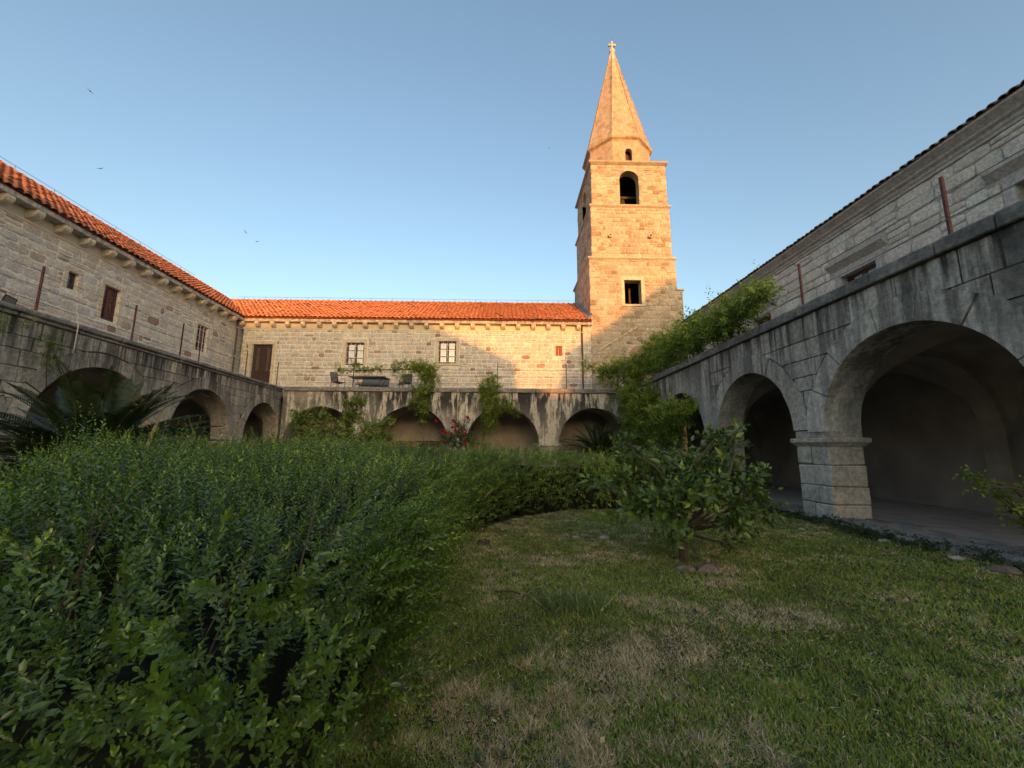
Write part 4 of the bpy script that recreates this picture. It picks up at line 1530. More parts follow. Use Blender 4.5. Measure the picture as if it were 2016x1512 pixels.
# lantern in the left walk
LPp = FL.P(12.9, 2.6, 2.60)
t = thing('lantern', 'black iron lantern hanging in the corner of the left walk', 'lantern', tuple(LPp))
m_ = MB()
for k in range(6):
    a = 2 * PI * k / 6
    m_.tube([(.11 * math.cos(a), .11 * math.sin(a), 0), (.17 * math.cos(a), .17 * math.sin(a), .36)], .01, 4)
m_.tube([(0, 0, .52), (0, 0, 1.3)], .008, 4)
m_.build('frame', 'darkiron', t)
MB().lathe([(.001, .52), (.05, .5), (.2, .37), (.001, .36)], 6).build('cap', 'darkiron', t)
MB().lathe([(.001, -.06), (.06, -.04), (.12, 0), (.001, .01)], 6).build('base', 'darkiron', t)
MB().lathe([(.10, .005), (.16, .355)], 6).build('pane', 'glass', t)


# ------------------------------------------------------------------ foliage
def unit(a):
    return a / np.maximum(np.linalg.norm(a, axis=-1, keepdims=True), 1e-9)


def leaves(P, A, N, L, W, fold=.18, droop=.12):
    A = unit(A)
    N = unit(N - A * (N * A).sum(-1, keepdims=True))
    S = np.cross(A, N)
    L, W = L[:, None], W[:, None]
    b, mid = P, P + A * L * .5 - N * W * fold
    l, r = P + A * L * .45 + S * W * .5 + N * W * .04, P + A * L * .45 - S * W * .5 + N * W * .04
    t = P + A * L - N * L * droop
    V = np.stack([b, l, mid, r, t], 1).reshape(-1, 3)
    i = np.arange(len(P))[:, None] * 5
    T = np.stack([i + k for k in ((0, 2, 1), (0, 3, 2), (1, 2, 4), (2, 3, 4))], 1).reshape(len(P), 4, 3) if False else np.concatenate([np.concatenate([i + 0, i + 2, i + 1], 1), np.concatenate([i + 0, i + 3, i + 2], 1), np.concatenate([i + 1, i + 2, i + 4], 1), np.concatenate([i + 2, i + 3, i + 4], 1)])
    return V, T


def leaves8(P, A, N, L, W, fold=.16, droop=.14):
    A = unit(A)
    N = unit(N - A * (N * A).sum(-1, keepdims=True))
    S = np.cross(A, N)
    L, W = L[:, None], W[:, None]
    pts = [P]
    for f, wf, dz in ((.32, .43, .0), (.70, .46, .05)):
        m = P + A * L * f - N * L * dz * droop * 8 * f
        pts += [m + S * W * wf + N * W * fold * .5, m - N * W * fold * .5, m - S * W * wf + N * W * fold * .5]
    pts.append(P + A * L - N * L * droop)
    V = np.stack(pts, 1).reshape(-1, 3)
    i = np.arange(len(P))[:, None] * 8
    T = np.concatenate([i + np.array([t]) for t in ((0, 2, 1), (0, 3, 2), (1, 2, 5), (1, 5, 4), (2, 3, 6), (2, 6, 5), (4, 5, 7), (5, 6, 7))])
    return V, T


def shoots(P, A, L, n, ll, lw, rg, tip=.25, spread=1.0, bend=.15, stem=True, base_r=None, start=.1, fine=False):
    """leafy shoots: P base, A direction, L length, n leaves each -> V, T, rnd"""
    S = len(P)
    A = unit(A)
    h = np.where(np.abs(A[:, 2:3]) < .9, np.array([[0, 0, 1.0]]), np.array([[1.0, 0, 0]]))
    e1 = unit(np.cross(A, h))
    e2 = np.cross(A, e1)
    t = start + (1 - start) * (np.arange(n) + .5) / n
    ph = rg.random((S, 1)) * 6.28
    ang = ph + np.arange(n)[None] * 2.4 + rg.normal(0, .25, (S, n))
    rad = e1[:, None] * np.cos(ang)[..., None] + e2[:, None] * np.sin(ang)[..., None]
    bd = rg.normal(0, bend, (S, 1, 3)) * L[:, None, None]
    Pl = P[:, None] + A[:, None] * (L[:, None, None] * t[None, :, None]) + bd * (t ** 2)[None, :, None]
    k = (.30 + .75 * t ** 2)[None, :, None]
    ax = unit(A[:, None] * k + rad * spread * (1.05 - .5 * t)[None, :, None] + rg.normal(0, .12, (S, n, 3)))
    nm = A[:, None] - ax * (A[:, None] * ax).sum(-1, keepdims=True) + rg.normal(0, .18, (S, n, 3))
    size = (1 - .45 * np.clip((t - .7) / .3, 0, 1))[None] * rg.uniform(.72, 1.18, (S, n)) * rg.uniform(.72, 1.3, (S, 1))
    r0 = (rg.random((S, 1)) * .55 if base_r is None else base_r[:, None]) + rg.normal(0, .07, (S, n)) + tip * np.clip((t - .6) / .4, 0, 1)[None]
    V, T = (leaves8 if fine else leaves)(Pl.reshape(-1, 3), ax.reshape(-1, 3), nm.reshape(-1, 3), (ll * size).ravel(), (lw * size).ravel())
    rr = np.repeat(np.clip(r0, 0, 1).ravel(), 8 if fine else 5)
    if stem:
        sd = rg.normal(0, 1, (S, 3))
        Vs, Ts = leaves(P, A + bd[:, 0] / L[:, None] * .8, sd, L * 1.0, np.full(S, lw * .16), 0, 0)
        T = np.concatenate([T, Ts + len(V)])
        V = np.concatenate([V, Vs])
        rr = np.concatenate([rr, np.full(len(Vs), .30)])
    return V, T, rr


def in_poly(X, Y, poly):
    ins = np.zeros(X.shape, bool)
    n = len(poly)
    for k in range(n):
        x0, y0 = poly[k]
        x1, y1 = poly[(k + 1) % n]
        c = ((y0 > Y) != (y1 > Y)) & (X < (x1 - x0) * (Y - y0) / (y1 - y0 + 1e-12) + x0)
        ins ^= c
    return ins


def edge_dist(X, Y, poly):
    best = np.full(X.shape, 1e9)
    n = len(poly)
    for k in range(n):
        a, b = np.array(poly[k]), np.array(poly[(k + 1) % n])
        d = b - a
        t = np.clip(((X - a[0]) * d[0] + (Y - a[1]) * d[1]) / (d @ d), 0, 1)
        best = np.minimum(best, np.hypot(X - a[0] - t * d[0], Y - a[1] - t * d[1]))
    return best


def vnoise(X, Y, s, seed=0):
    """smooth lattice noise 0..1"""
    r_ = np.random.default_rng(seed)
    G = r_.random((64, 64))
    x, y = X * s + 100.3, Y * s + 57.7
    xi, yi = np.floor(x).astype(int), np.floor(y).astype(int)
    fx, fy = x - xi, y - yi
    fx, fy = fx * fx * (3 - 2 * fx), fy * fy * (3 - 2 * fy)
    g = lambda i, j: G[i % 64, j % 64]
    return (g(xi, yi) * (1 - fx) + g(xi + 1, yi) * fx) * (1 - fy) + (g(xi, yi + 1) * (1 - fx) + g(xi + 1, yi + 1) * fx) * fy


def build_hedge(name, label, poly, height, dens, leafL, nleaf, shootL, seed, limit, near_first=True, mat='myrtle', sides=True):
    rg = np.random.default_rng(seed)
    t = thing(name, label, 'hedge')
    xs, ys = [p[0] for p in poly], [p[1] for p in poly]
    area = (max(xs) - min(xs)) * (max(ys) - min(ys))
    n = int(area * dens(0) * 1.0)
    X = rg.uniform(min(xs), max(xs), n)
    Y = rg.uniform(min(ys), max(ys), n)
    k = in_poly(X, Y, poly)
    X, Y = X[k], Y[k]
    dist = np.hypot(X, Y)
    k = rg.random(len(X)) < dens(dist) / dens(0)
    X, Y = X[k], Y[k]
    e = edge_dist(X, Y, poly)
    H = height(X, Y) * (1 - .38 * np.exp(-(e / .22) ** 1.3))
    z = H - rg.random(len(X)) ** 2 * .28 - .12
    # lean outwards near the edge
    gx = (edge_dist(X + .05, Y, poly) - edge_dist(X - .05, Y, poly)) / .1
    gy = (edge_dist(X, Y + .05, poly) - edge_dist(X, Y - .05, poly)) / .1
    out = np.exp(-e / .3)[:, None] * np.stack([-gx, -gy, np.zeros_like(gx)], -1)
    P = np.stack([X, Y, z], -1)
    A = np.array([0, 0, 1.0]) + rg.normal(0, .26, P.shape) + out * .8
    A[:, 2] = np.maximum(A[:, 2], .15)
    if sides:
        m = len(poly)
        for q in range(m):
            a, b = np.array(poly[q]), np.array(poly[(q + 1) % m])
            ln = np.linalg.norm(b - a)
            mid = (a + b) / 2
            outn = np.array((b[1] - a[1], -(b[0] - a[0]))) / ln
            if in_poly(np.array([mid[0] + outn[0] * .05]), np.array([mid[1] + outn[1] * .05]), poly)[0]:
                outn = -outn
            if outn @ (-mid) < 0.0:
                continue
            cnt = int(ln * 1.25 * dens(np.linalg.norm(mid)) * (.25 if np.linalg.norm(mid) < 2.6 else 1.1))
            s_ = rg.random(cnt)
            xy = a + (b - a) * s_[:, None] + outn * rg.uniform(-.14, .06, (cnt, 1))
            hh = height(xy[:, 0], xy[:, 1])
            zz = rg.uniform(.0, 1.0, cnt) ** .65 * hh * .92
            P = np.concatenate([P, np.stack([xy[:, 0], xy[:, 1], zz], -1)])
            aa = np.concatenate([np.repeat(outn[None], cnt, 0), np.full((cnt, 1), .55)], 1) + rg.normal(0, .45, (cnt, 3))
            A = np.concatenate([A, aa])
    A = unit(A)
    L = rg.uniform(.7, 1.25, len(P)) * shootL
    spike = rg.random(len(P)) < .08
    L = np.where(spike, L * 1.8, L)
    d = np.linalg.norm(P - CAM, axis=1)
    vis = shown(P + A * L[:, None]) > 0
    # drop what lies far outside the view
    keep = vis | (d < 0)
    v = P - CAM
    dd = v @ _fw
    keep |= (dd > -.3) & (np.abs(v @ _rt) < np.maximum(dd, .3) * 1.75)
    P, A, L, d, spike, vis = P[keep], A[keep], L[keep], d[keep], spike[keep], vis[keep]
    # nearest shoots as parts of their own
    o_ = np.argsort(np.where(vis, d, 1e3))
    variants = []
    for q in range(8):
        V, T, r_ = shoots(np.zeros((1, 3)), np.array([[0, 0, 1.0]]), np.array([shootL]), nleaf + 4, leafL, leafL * .44, rg, bend=.10, fine=True, base_r=np.array([.08 + .36 * q / 7]), tip=.34 if q % 3 == 0 else .12)
        variants.append(npmesh('shoot', V, T, mat, r_))
    for q in o_[:limit]:
        ob = link('shoot', variants[int(rg.integers(8))], t)
        ob.rotation_mode = 'QUATERNION'
        qq = Vector((0, 0, 1)).rotation_difference(Vector(A[q])) @ Quaternion((0, 0, 1), rg.random() * 6.28)
        ob.rotation_quaternion = qq
        ob.location = P[q]
        s_ = L[q] / shootL
        ob.scale = (min(1.1, s_ ** .4), min(1.1, s_ ** .4), s_)
    rest = o_[limit:]
    VV, TT, RR, off = [], [], [], 0
    base_r = np.clip(rg.random(len(rest)) ** 1.4 * .85 + (vnoise(P[rest, 0], P[rest, 1], 1.1, seed) - .5) * .5, 0, .9)
    bins = [(0, 3.2, nleaf, 1.0), (3.2, 6, max(10, nleaf - 6), 1.1), (6, 9, max(9, nleaf - 9), 1.2), (9, 99, max(8, nleaf - 9), 1.75)]
    for a, b, nl, sc_ in bins:
        k = (d[rest] >= a) & (d[rest] < b)
        if not k.any():
            continue
        ii = rest[k]
        V, T, r_ = shoots(P[ii], A[ii], L[ii], nl, leafL * sc_, leafL * .44 * sc_, rg, base_r=base_r[k], tip=.34, fine=(b < 4))
        VV.append(V); TT.append(T + off); RR.append(r_); off += len(V)
    link('foliage', npmesh('foliage', np.concatenate(VV), np.concatenate(TT), mat, np.concatenate(RR)), t, kind='stuff')
    # near-black blocks inside, the hedge's deep shade put into colour
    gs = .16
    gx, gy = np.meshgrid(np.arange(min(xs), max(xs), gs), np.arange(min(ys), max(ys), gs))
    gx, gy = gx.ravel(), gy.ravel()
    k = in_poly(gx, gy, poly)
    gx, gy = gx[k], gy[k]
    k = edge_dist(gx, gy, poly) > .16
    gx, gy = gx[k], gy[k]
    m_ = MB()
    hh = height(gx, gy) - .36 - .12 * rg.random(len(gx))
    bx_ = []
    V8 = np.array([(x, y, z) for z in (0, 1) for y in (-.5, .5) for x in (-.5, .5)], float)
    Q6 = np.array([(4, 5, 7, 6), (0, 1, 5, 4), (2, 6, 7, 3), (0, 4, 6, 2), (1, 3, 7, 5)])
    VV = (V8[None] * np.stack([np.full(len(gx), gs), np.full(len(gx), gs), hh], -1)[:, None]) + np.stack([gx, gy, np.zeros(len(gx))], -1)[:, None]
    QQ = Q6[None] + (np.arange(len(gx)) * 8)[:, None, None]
    link('shade_core', npmesh('shade_core', VV.reshape(-1, 3), QQ.reshape(-1, 4), 'core'), t, kind='stuff')
    return t


M['core'] = simple('hedge_shade', (0.010, 0.013, 0.007), 0.95, var=0.4, scale=20)  # shade of the hedge's depth, painted as an almost black colour


def h_left(X, Y):
    s_ = np.clip((Y - 1.4) / 4.2, 0, 1)
    s_ = s_ * s_ * (3 - 2 * s_)
    return 1.06 + .28 * s_ + .36 * (vnoise(X, Y, .95, 2) - .5) + .14 * (vnoise(X, Y, 3.3, 3) - .5) + .05 * np.clip(-X - 1.5, 0, 2)


def h_back(X, Y):
    return 1.40 + .16 * (vnoise(X, Y, 1.2, 5) - .5) + .1 * (vnoise(X, Y, 3.5, 6) - .5)


PL_ = [(-.78, 1.30), (-.68, 2.2), (-.72, 3.4), (-.78, 4.6), (-.84, 6.4), (-.62, 7.6), (-.15, 8.7), (.15, 9.2), (-.8, 10.6), (-3.5, 10.4), (-6.0, 8.0), (-6.6, 6.0), (-4.6, 3.6), (-2.9, 1.9), (-2.4, 1.32)]
PB_ = [(.25, 9.3), (.9, 9.85), (1.6, 10.35), (3.7, 10.6), (6.1, 11.2), (6.1, 12.6), (3.4, 12.3), (1.0, 12.0), (-1.6, 11.6), (-1.0, 10.7)]
build_hedge('myrtle_hedge', 'large dark green myrtle hedge filling the left foreground', PL_, h_left, lambda d: np.interp(d, [0, 2.0, 3.5, 6, 9, 12], [330, 330, 270, 210, 160, 140]), .031, 30, .27, 71, 280)
build_hedge('box_hedge', 'lower green hedge bordering the far side of the lawn', PB_, h_back, lambda d: np.interp(d, [0, 9, 13], [150, 150, 120]), .030, 22, .30, 72, 120, mat='box')
# tall shoots that stand above the hedge
rg = np.random.default_rng(75)
tall = []
for (x, y, z, n_) in ((-2.2, 4.0, 1.25, 3), (-4.6, 5.2, 1.45, 3), (-4.1, 4.9, 1.4, 2), (-3.6, 4.7, 1.4, 2), (-3.1, 2.7, 1.1, 4), (-1.9, 7.8, 1.35, 3), (-1.2, 7.2, 1.3, 2), (.9, 10.4, 1.4, 2), (1.9, 10.9, 1.4, 3), (3.4, 11.2, 1.4, 2), (-.6, 8.8, 1.35, 2)):
    for _ in range(n_):
        tall.append((x + rg.normal(0, .22), y + rg.normal(0, .2), z - .2))
Pt = np.array(tall)
V, T, r_ = shoots(Pt, np.array([0, 0, 1.0]) + rg.normal(0, .12, Pt.shape), rg.uniform(.38, .62, len(Pt)), 34, .040, .016, rg, tip=.4, bend=.08)
hedge_root = [o for o in sc.objects if o.name.startswith('myrtle_hedge')][0]
link('tall_shoots', npmesh('tall_shoots', V, T, 'myrtle', r_), hedge_root, kind='stuff')
# long shoots reaching out over the lawn, and bare woody stems between the leaves
n = 40
Pq = np.stack([rg.uniform(-1.05, -.75, n), rg.uniform(1.6, 7.0, n), rg.uniform(.12, .95, n)], -1)
Aq = np.stack([rg.uniform(.7, 1.2, n), rg.normal(-.1, .5, n), rg.uniform(.0, .75, n)], -1)
V, T, r_ = shoots(Pq, Aq, rg.uniform(.30, .62, n), 30, .040, .016, rg, tip=.3, bend=.12)
link('long_shoots', npmesh('long_shoots', V, T, 'myrtle', r_), hedge_root, kind='stuff')
m_ = MB()
for q in range(80):
    y_ = 1.4 + 6.0 * rg.random() ** 1.6
    x_ = -.8 - rg.random() * min(3.0, 1.1 * y_)
    a_ = rg.normal(0, .35, 2)
    z_ = rg.uniform(.55, .95)
    l_ = rg.uniform(.25, .55)
    m_.tube([(x_, y_, z_), (x_ + a_[0] * l_ * .5, y_ + a_[1] * l_ * .5, z_ + l_ * .5), (x_ + a_[0] * l_ * 1.1, y_ + a_[1] * l_ * 1.1, z_ + l_)], [.0045, .003, .0015], 4)
m_.build('woody_stems', 'twig', hedge_root, kind='stuff')


# ---- cycads ------------------------------------------------------------
def cycad(loc, label, nfr, flen, trunk, seed, tilt=(10, 85), up=1.0):
    rg = np.random.default_rng(seed)
    t = thing('sago_palm', label, 'sago palm', loc)
    m_ = MB()
    pr = [(.30, 0), (.27, .1)]
    k = 0
    z = .1
    while z < trunk:
        pr += [(.22 + .05 * (k % 2), z)]
        z += .07
        k += 1
    pr += [(.1, trunk + .1), (.001, trunk + .14)]
    m_.lathe(pr, 12)
    m_.build('trunk', 'bark', t)
    meshes = []
    for q in range(4):
        curve = [.5, .8, 1.1, 1.4][q]
        n = 74
        s_ = (np.arange(n) + 1) / n
        ang = s_ * curve
        # rachis in the y-z plane, starting upward then arching over
        ds = flen / n
        yy = np.cumsum(np.sin(ang) * ds)
        zz = np.cumsum(np.cos(ang) * ds)
        Pm = np.stack([np.zeros(n), yy, zz], -1)
        tan = np.stack([np.zeros(n), np.sin(ang), np.cos(ang)], -1)
        nor = np.stack([np.zeros(n), np.cos(ang), -np.sin(ang)], -1)
        VV, TT, RR, off = [], [], [], 0
        use = s_ > .12
        for sd in (-1, 1):
            A = tan * .55 + np.array([sd * 1.0, 0, 0]) - nor * .30
            ll = flen * .115 * np.sin(np.clip(s_ * 1.05, 0, 1) * PI) ** .6 + .03
            V, T = leaves(Pm[use], A[use], -nor[use] + rg.normal(0, .1, (use.sum(), 3)), ll[use] * rg.uniform(.85, 1.1, use.sum()), np.full(use.sum(), .018 + .003 * flen), .1, .12)
            VV.append(V); TT.append(T + off); RR.append(np.repeat(np.clip(rg.normal(.45, .2, use.sum()), 0, 1), 5)); off += len(V)
        mb = MB().tube([(0, 0, 0)] + [tuple(p) for p in Pm[::6]] + [tuple(Pm[-1])], [.016] * 2 + [.011] * (len(Pm[::6]) - 1) + [.004], 4)
        Vr = np.array(mb.v)
        Qr = [f for f in mb.f if len(f) == 4]
        Tr = np.array([(f[0], f[1], f[2]) for f in Qr] + [(f[0], f[2], f[3]) for f in Qr])
        VV.append(Vr); TT.append(Tr + off); RR.append(np.full(len(Vr), .8))
        meshes.append(npmesh('frond', np.concatenate(VV), np.concatenate(TT), 'cycad', np.concatenate(RR)))
    for k in range(nfr):
        f = k / nfr
        el = R(tilt[0] + (tilt[1] - tilt[0]) * f ** .8)          # angle from vertical
        az = k * 2.399 + rg.normal(0, .12)
        ob = link('frond', meshes[k % 4], t)
        ob.location = (0, 0, trunk + .05)
        ob.rotation_euler = (Matrix.Rotation(az, 3, 'Z') @ Matrix.Rotation(-el, 3, 'X')).to_euler()
        s_ = rg.uniform(.85, 1.1)
        ob.scale = (s_, s_, s_)
    return t


cycad((-8.55, 8.6, 0), 'big dark sago palm behind the left end of the hedge', 210, 2.55, .8, 81, (10, 100))
cycad((4.35, 19.6, 0), 'sago palm in front of the rightmost arch of the far arcade', 74, 2.05, 1.0, 82, (8, 80))


# ---- citrus tree --------------------------------------------------------
def branch_pts(a, b, rg, n=5, sag=.08):
    a, b = np.array(a, float), np.array(b, float)
    L_ = np.linalg.norm(b - a)
    pts = []
    off = rg.normal(0, .10 * L_, 3)
    for k in range(n + 1):
        s_ = k / n
        pts.append(a + (b - a) * s_ + off * math.sin(PI * s_) + np.array((0, 0, sag * L_ * math.sin(PI * s_))))
    return pts


def leafy_tree(name, label, cat, base, trunk_top, targets, leafL, leafW, per, mat, seed, twig=.22, limit=0, trunk_r=.05, nleaf=9, tip=.3, fruit=(), mult=1):
    """trunk, limbs to target points (x, y, z, spread, count) and twigs with leaves round each target"""
    rg = np.random.default_rng(seed)
    t = thing(name, label, cat, tuple(base))
    B = np.array(base, float)
    tb = MB()
    tt = np.array(trunk_top, float) - B
    tb.tube([(0, 0, -.05), tuple(tt * .5 + rg.normal(0, .02, 3)), tuple(tt)], [trunk_r * 1.3, trunk_r, trunk_r * .8], 8)
    tb.build('trunk', 'bark', t)
    lb = MB()
    P, A = [], []
    for (x, y, z, s_, cnt) in targets:
        e = np.array((x, y, z)) - B
        pts = branch_pts(tt, e, rg)
        lb.tube([tuple(p) for p in pts], list(np.linspace(trunk_r * .55, .008, len(pts))), 5)
        for _ in range(int(cnt * mult)):
            dv = rg.normal(0, 1, 3)
            dv /= np.linalg.norm(dv)
            c = e + dv * s_ * rg.random() ** .45 * np.array((1, 1, .8))
            P.append(c - dv * .05)
            A.append(dv * .8 + np.array((0, 0, .45)) + (c - pts[-2]) * .6 + rg.normal(0, .3, 3))
            if rg.random() < .25:
                lb.tube([tuple(pts[-2]), tuple((pts[-2] + c) / 2 + rg.normal(0, .03, 3)), tuple(c)], [.007, .005, .003], 4)
    lb.build('branches', 'twig', t)
    P, A = np.array(P), np.array(A)
    L_ = rg.uniform(.7, 1.3, len(P)) * twig
    order = np.argsort(np.linalg.norm(P + B - CAM, axis=1))
    V, T, r_ = shoots(P, A, L_, nleaf, leafL, leafW, rg, tip=tip, spread=1.15, bend=.2)
    if limit:
        var = []
        for q in range(6):
            Vq, Tq = leaves(np.zeros((1, 3)), np.array([[0, 1.0, 0]]), np.array([[0, 0, 1.0]]), np.array([leafL]), np.array([leafW]), .16, .10 + .1 * (q % 3))
            var.append(npmesh('leaf', Vq, Tq, mat, np.full(len(Vq), .2 + .12 * q)))
        C5 = V[:len(P) * nleaf * 5].reshape(-1, 5, 3)
        dist = np.linalg.norm(C5[:, 2] + B - CAM, axis=1)
        pick = np.argsort(dist)[:limit * 3]
        pick = rg.choice(pick, limit, replace=False)
        for q in pick:
            c = C5[q]
            ax = Vector(c[4] - c[0])
            ln = ax.length
            ax.normalize()
            sd = Vector(c[1] - c[3]).normalized()
            nm = sd.cross(ax).normalized() * -1
            ob = link('leaf', var[int(rg.integers(6))], t)
            sd = ax.cross(nm)
            mt = Matrix((sd, ax, nm)).transposed()
            ob.rotation_euler = mt.to_euler()
            ob.location = Vector(c[0])
            k_ = ln / leafL
            ob.scale = (k_, k_, k_)
        keepf = np.ones(len(C5), bool)
        keepf[pick] = False
        fullkeep = np.concatenate([keepf, np.ones(len(P), bool)])
        vmask = np.repeat(fullkeep, 5)
        remap = np.cumsum(vmask) - 1
        T = T[vmask[T].all(1)]
        T = remap[T]
        V, r_ = V[vmask], r_[vmask]
    link('crown', npmesh('crown', V, T, mat, r_), t, kind='stuff')
    for (x, y, z, rr) in fruit:
        f = MB()
        f.lathe([(.001, -rr), (rr * .5, -rr * .87), (rr * .87, -rr * .5), (rr, 0), (rr * .87, rr * .5), (rr * .5, rr * .85), (.001, rr * .93)], 14)
        f.build('fruit', 'fruit', t, smooth=True, loc=(x - B[0], y - B[1], z - B[2]))
    return t


CT = [(1.55, 5.8, 1.02, .20, 20), (1.25, 5.7, .98, .12, 8), (1.75, 6.0, 1.38, .18, 14), (1.72, 5.9, 1.60, .10, 8), (2.0, 5.5, .85, .3, 36), (2.3, 5.9, 1.25, .32, 40), (2.75, 5.6, 1.0, .34, 46), (3.1, 6.1, 1.2, .36, 46), (3.4, 5.9, 1.05, .3, 34), (3.15, 6.0, 1.5, .25, 24), (2.95, 5.8, 1.66, .12, 8), (3.3, 5.9, 1.70, .10, 8), (2.5, 6.4, 1.0, .4, 40), (2.05, 5.35, .60, .24, 16), (2.85, 5.3, .62, .26, 18), (3.3, 5.6, .75, .28, 24), (1.7, 5.6, .7, .25, 20), (2.4, 5.3, .95, .3, 34), (2.85, 5.3, .34, .14, 6), (2.1, 5.35, .34, .12, 5), (3.55, 6.1, .8, .25, 22)]
leafy_tree('citrus_tree', 'small round citrus tree with green fruit on the lawn', 'citrus tree', (2.37, 5.74, 0), (2.40, 5.76, .42), CT, .122, .058, 0, 'citrus', 91, twig=.2, limit=290, trunk_r=.055, nleaf=7, fruit=[(3.18, 5.62, 1.12, .055), (3.52, 5.75, 1.08, .05), (3.62, 5.85, 1.30, .045), (2.98, 5.4, 1.0, .045)])
# ring of stones round it
rds = random.Random(93)
for k in (6, 7, 8):
    a = 2 * PI * k / 9 + .2
    x, y = 2.37 + .40 * math.cos(a), 5.74 + .38 * math.sin(a)
    lab = {0: 'rough stone on the right of the ring round the citrus trunk', 1: 'rough stone at the back right of the citrus ring', 2: 'rough stone at the far right back of the citrus ring', 3: 'rough stone at the back of the ring round the citrus trunk', 4: 'rough stone at the left back of the citrus ring', 5: 'rough stone on the left of the ring round the citrus trunk', 6: 'rough stone at the front left of the citrus ring', 7: 'long rough stone at the front of the citrus ring', 8: 'reddish rough stone at the front right of the citrus ring'}[k]
    m_ = MB()
    q_ = .13 if k == 7 else .10
    m_.lathe([(.001, -.5 * q_), (.75 * q_, -.3 * q_), (q_, .05 * q_), (.85 * q_, .42 * q_), (.4 * q_, .62 * q_), (.001, .66 * q_)], 9)
    m_.v = [(x_ * 1.25 + rds.uniform(-.02, .02), y_ * .8 + rds.uniform(-.02, .02), z_ + rds.uniform(-.012, .012)) for x_, y_, z_ in m_.v]
    o = m_.build('ring_stone', 'soilstone', label=lab, cat='stone', group='stones round the citrus tree', loc=(x, y, 0))
    o.rotation_euler = (0, 0, a + PI / 2)

# ---- young shrub, roses, near branch -----------------------------------
SH = [(-7.0, 14.0, 2.2, .28, 30), (-7.1, 14.0, 2.55, .2, 16), (-6.5, 14.2, 2.5, .25, 22), (-6.3, 14.0, 1.9, .35, 34), (-5.6, 14.0, 2.0, .35, 40), (-5.35, 14.0, 2.55, .28, 34), (-5.2, 14.1, 2.95, .2, 22), (-5.5, 14.0, 2.9, .15, 10), (-4.7, 13.9, 2.1, .3, 30), (-4.3, 14.0, 1.9, .25, 22), (-5.0, 14.0, 1.6, .4, 40), (-6.8, 14.0, 1.6, .4, 40), (-4.15, 14.0, 2.3, .15, 10)]
leafy_tree('young_shrub', 'pale green loose shrub in front of the leftmost far arches', 'shrub', (-5.9, 14.0, 0), (-5.85, 14.0, .7), SH, .10, .05, 0, 'shrub', 95, twig=.30, trunk_r=.05, nleaf=11, tip=.45, mult=2)
RT = [(-2.3, 17, 2.0, .3, 26), (-1.9, 17.1, 2.1, .3, 26), (-2.1, 16.9, 1.7, .35, 34), (-1.6, 17, 1.75, .25, 18), (-2.6, 17, 1.8, .25, 16), (-2.1, 17, 2.4, .2, 10), (-1.7, 17, 2.5, .12, 5)]
rose = leafy_tree('rose_bush', 'tall rose bush with dark red blooms before the far arcade', 'rose bush', (-2.05, 17, 0), (-2.05, 17, .6), RT, .075, .045, 0, 'roseleaf', 96, twig=.28, trunk_r=.03, nleaf=9, tip=.2, mult=2.2)
petal = MB()
rdq = random.Random(4)
for ring, (rr, zz, n_) in enumerate(((.05, .0, 6), (.038, .02, 5), (.02, .035, 4))):
    for k in range(n_):
        a = 2 * PI * k / n_ + ring * .5
        c, s_ = math.cos(a), math.sin(a)
        petal.poly([(0, 0, zz - .03), (rr * c - rr * .6 * s_, rr * s_ + rr * .6 * c, zz), (rr * 1.25 * c, rr * 1.25 * s_, zz + .025), (rr * c + rr * .6 * s_, rr * s_ - rr * .6 * c, zz)])
pm = petal.mesh('rose_bloom', 'petal')
rgr = np.random.default_rng(97)
ROS = [(860, 828), (893, 829), (901, 838), (891, 842), (913, 846), (873, 849), (878, 853), (888, 855), (901, 858), (871, 858), (914, 854), (915, 868), (909, 874), (919, 873), (921, 822), (897, 848), (872, 870)]
for (px, py) in ROS:
    v = _fw + _rt * (px - 1008) / F_PX - _up * (py - 756) / F_PX
    p = v * 16.8 / v[1] + CAM
    o = link('rose_bloom', pm, rose)
    o.location = (p[0] + 2.05, p[1] - 17 + rgr.normal(0, .06), p[2])
    o.rotation_euler = (R(60) + rgr.normal(0, .4), rgr.normal(0, .4), rgr.random() * 6)
    o.scale = (1.35, 1.35, 1.35)
NB = [(4.52, 4.0, 1.24, .05, 7), (4.62, 4.0, 1.16, .05, 8), (4.75, 4.0, 1.06, .07, 10), (4.88, 4.0, .93, .08, 12), (4.98, 4.0, .80, .08, 12), (5.1, 4.0, .95, .2, 16), (5.35, 4.0, 1.1, .25, 20), (5.4, 4.0, .7, .3, 30)]
leafy_tree('edge_shrub', 'yellow green twiggy shrub reaching in at the right edge', 'shrub', (5.6, 4.05, 0), (5.5, 4.05, .4), NB, .055, .028, 0, 'shrub', 98, twig=.12, trunk_r=.03, nleaf=8, tip=.3)


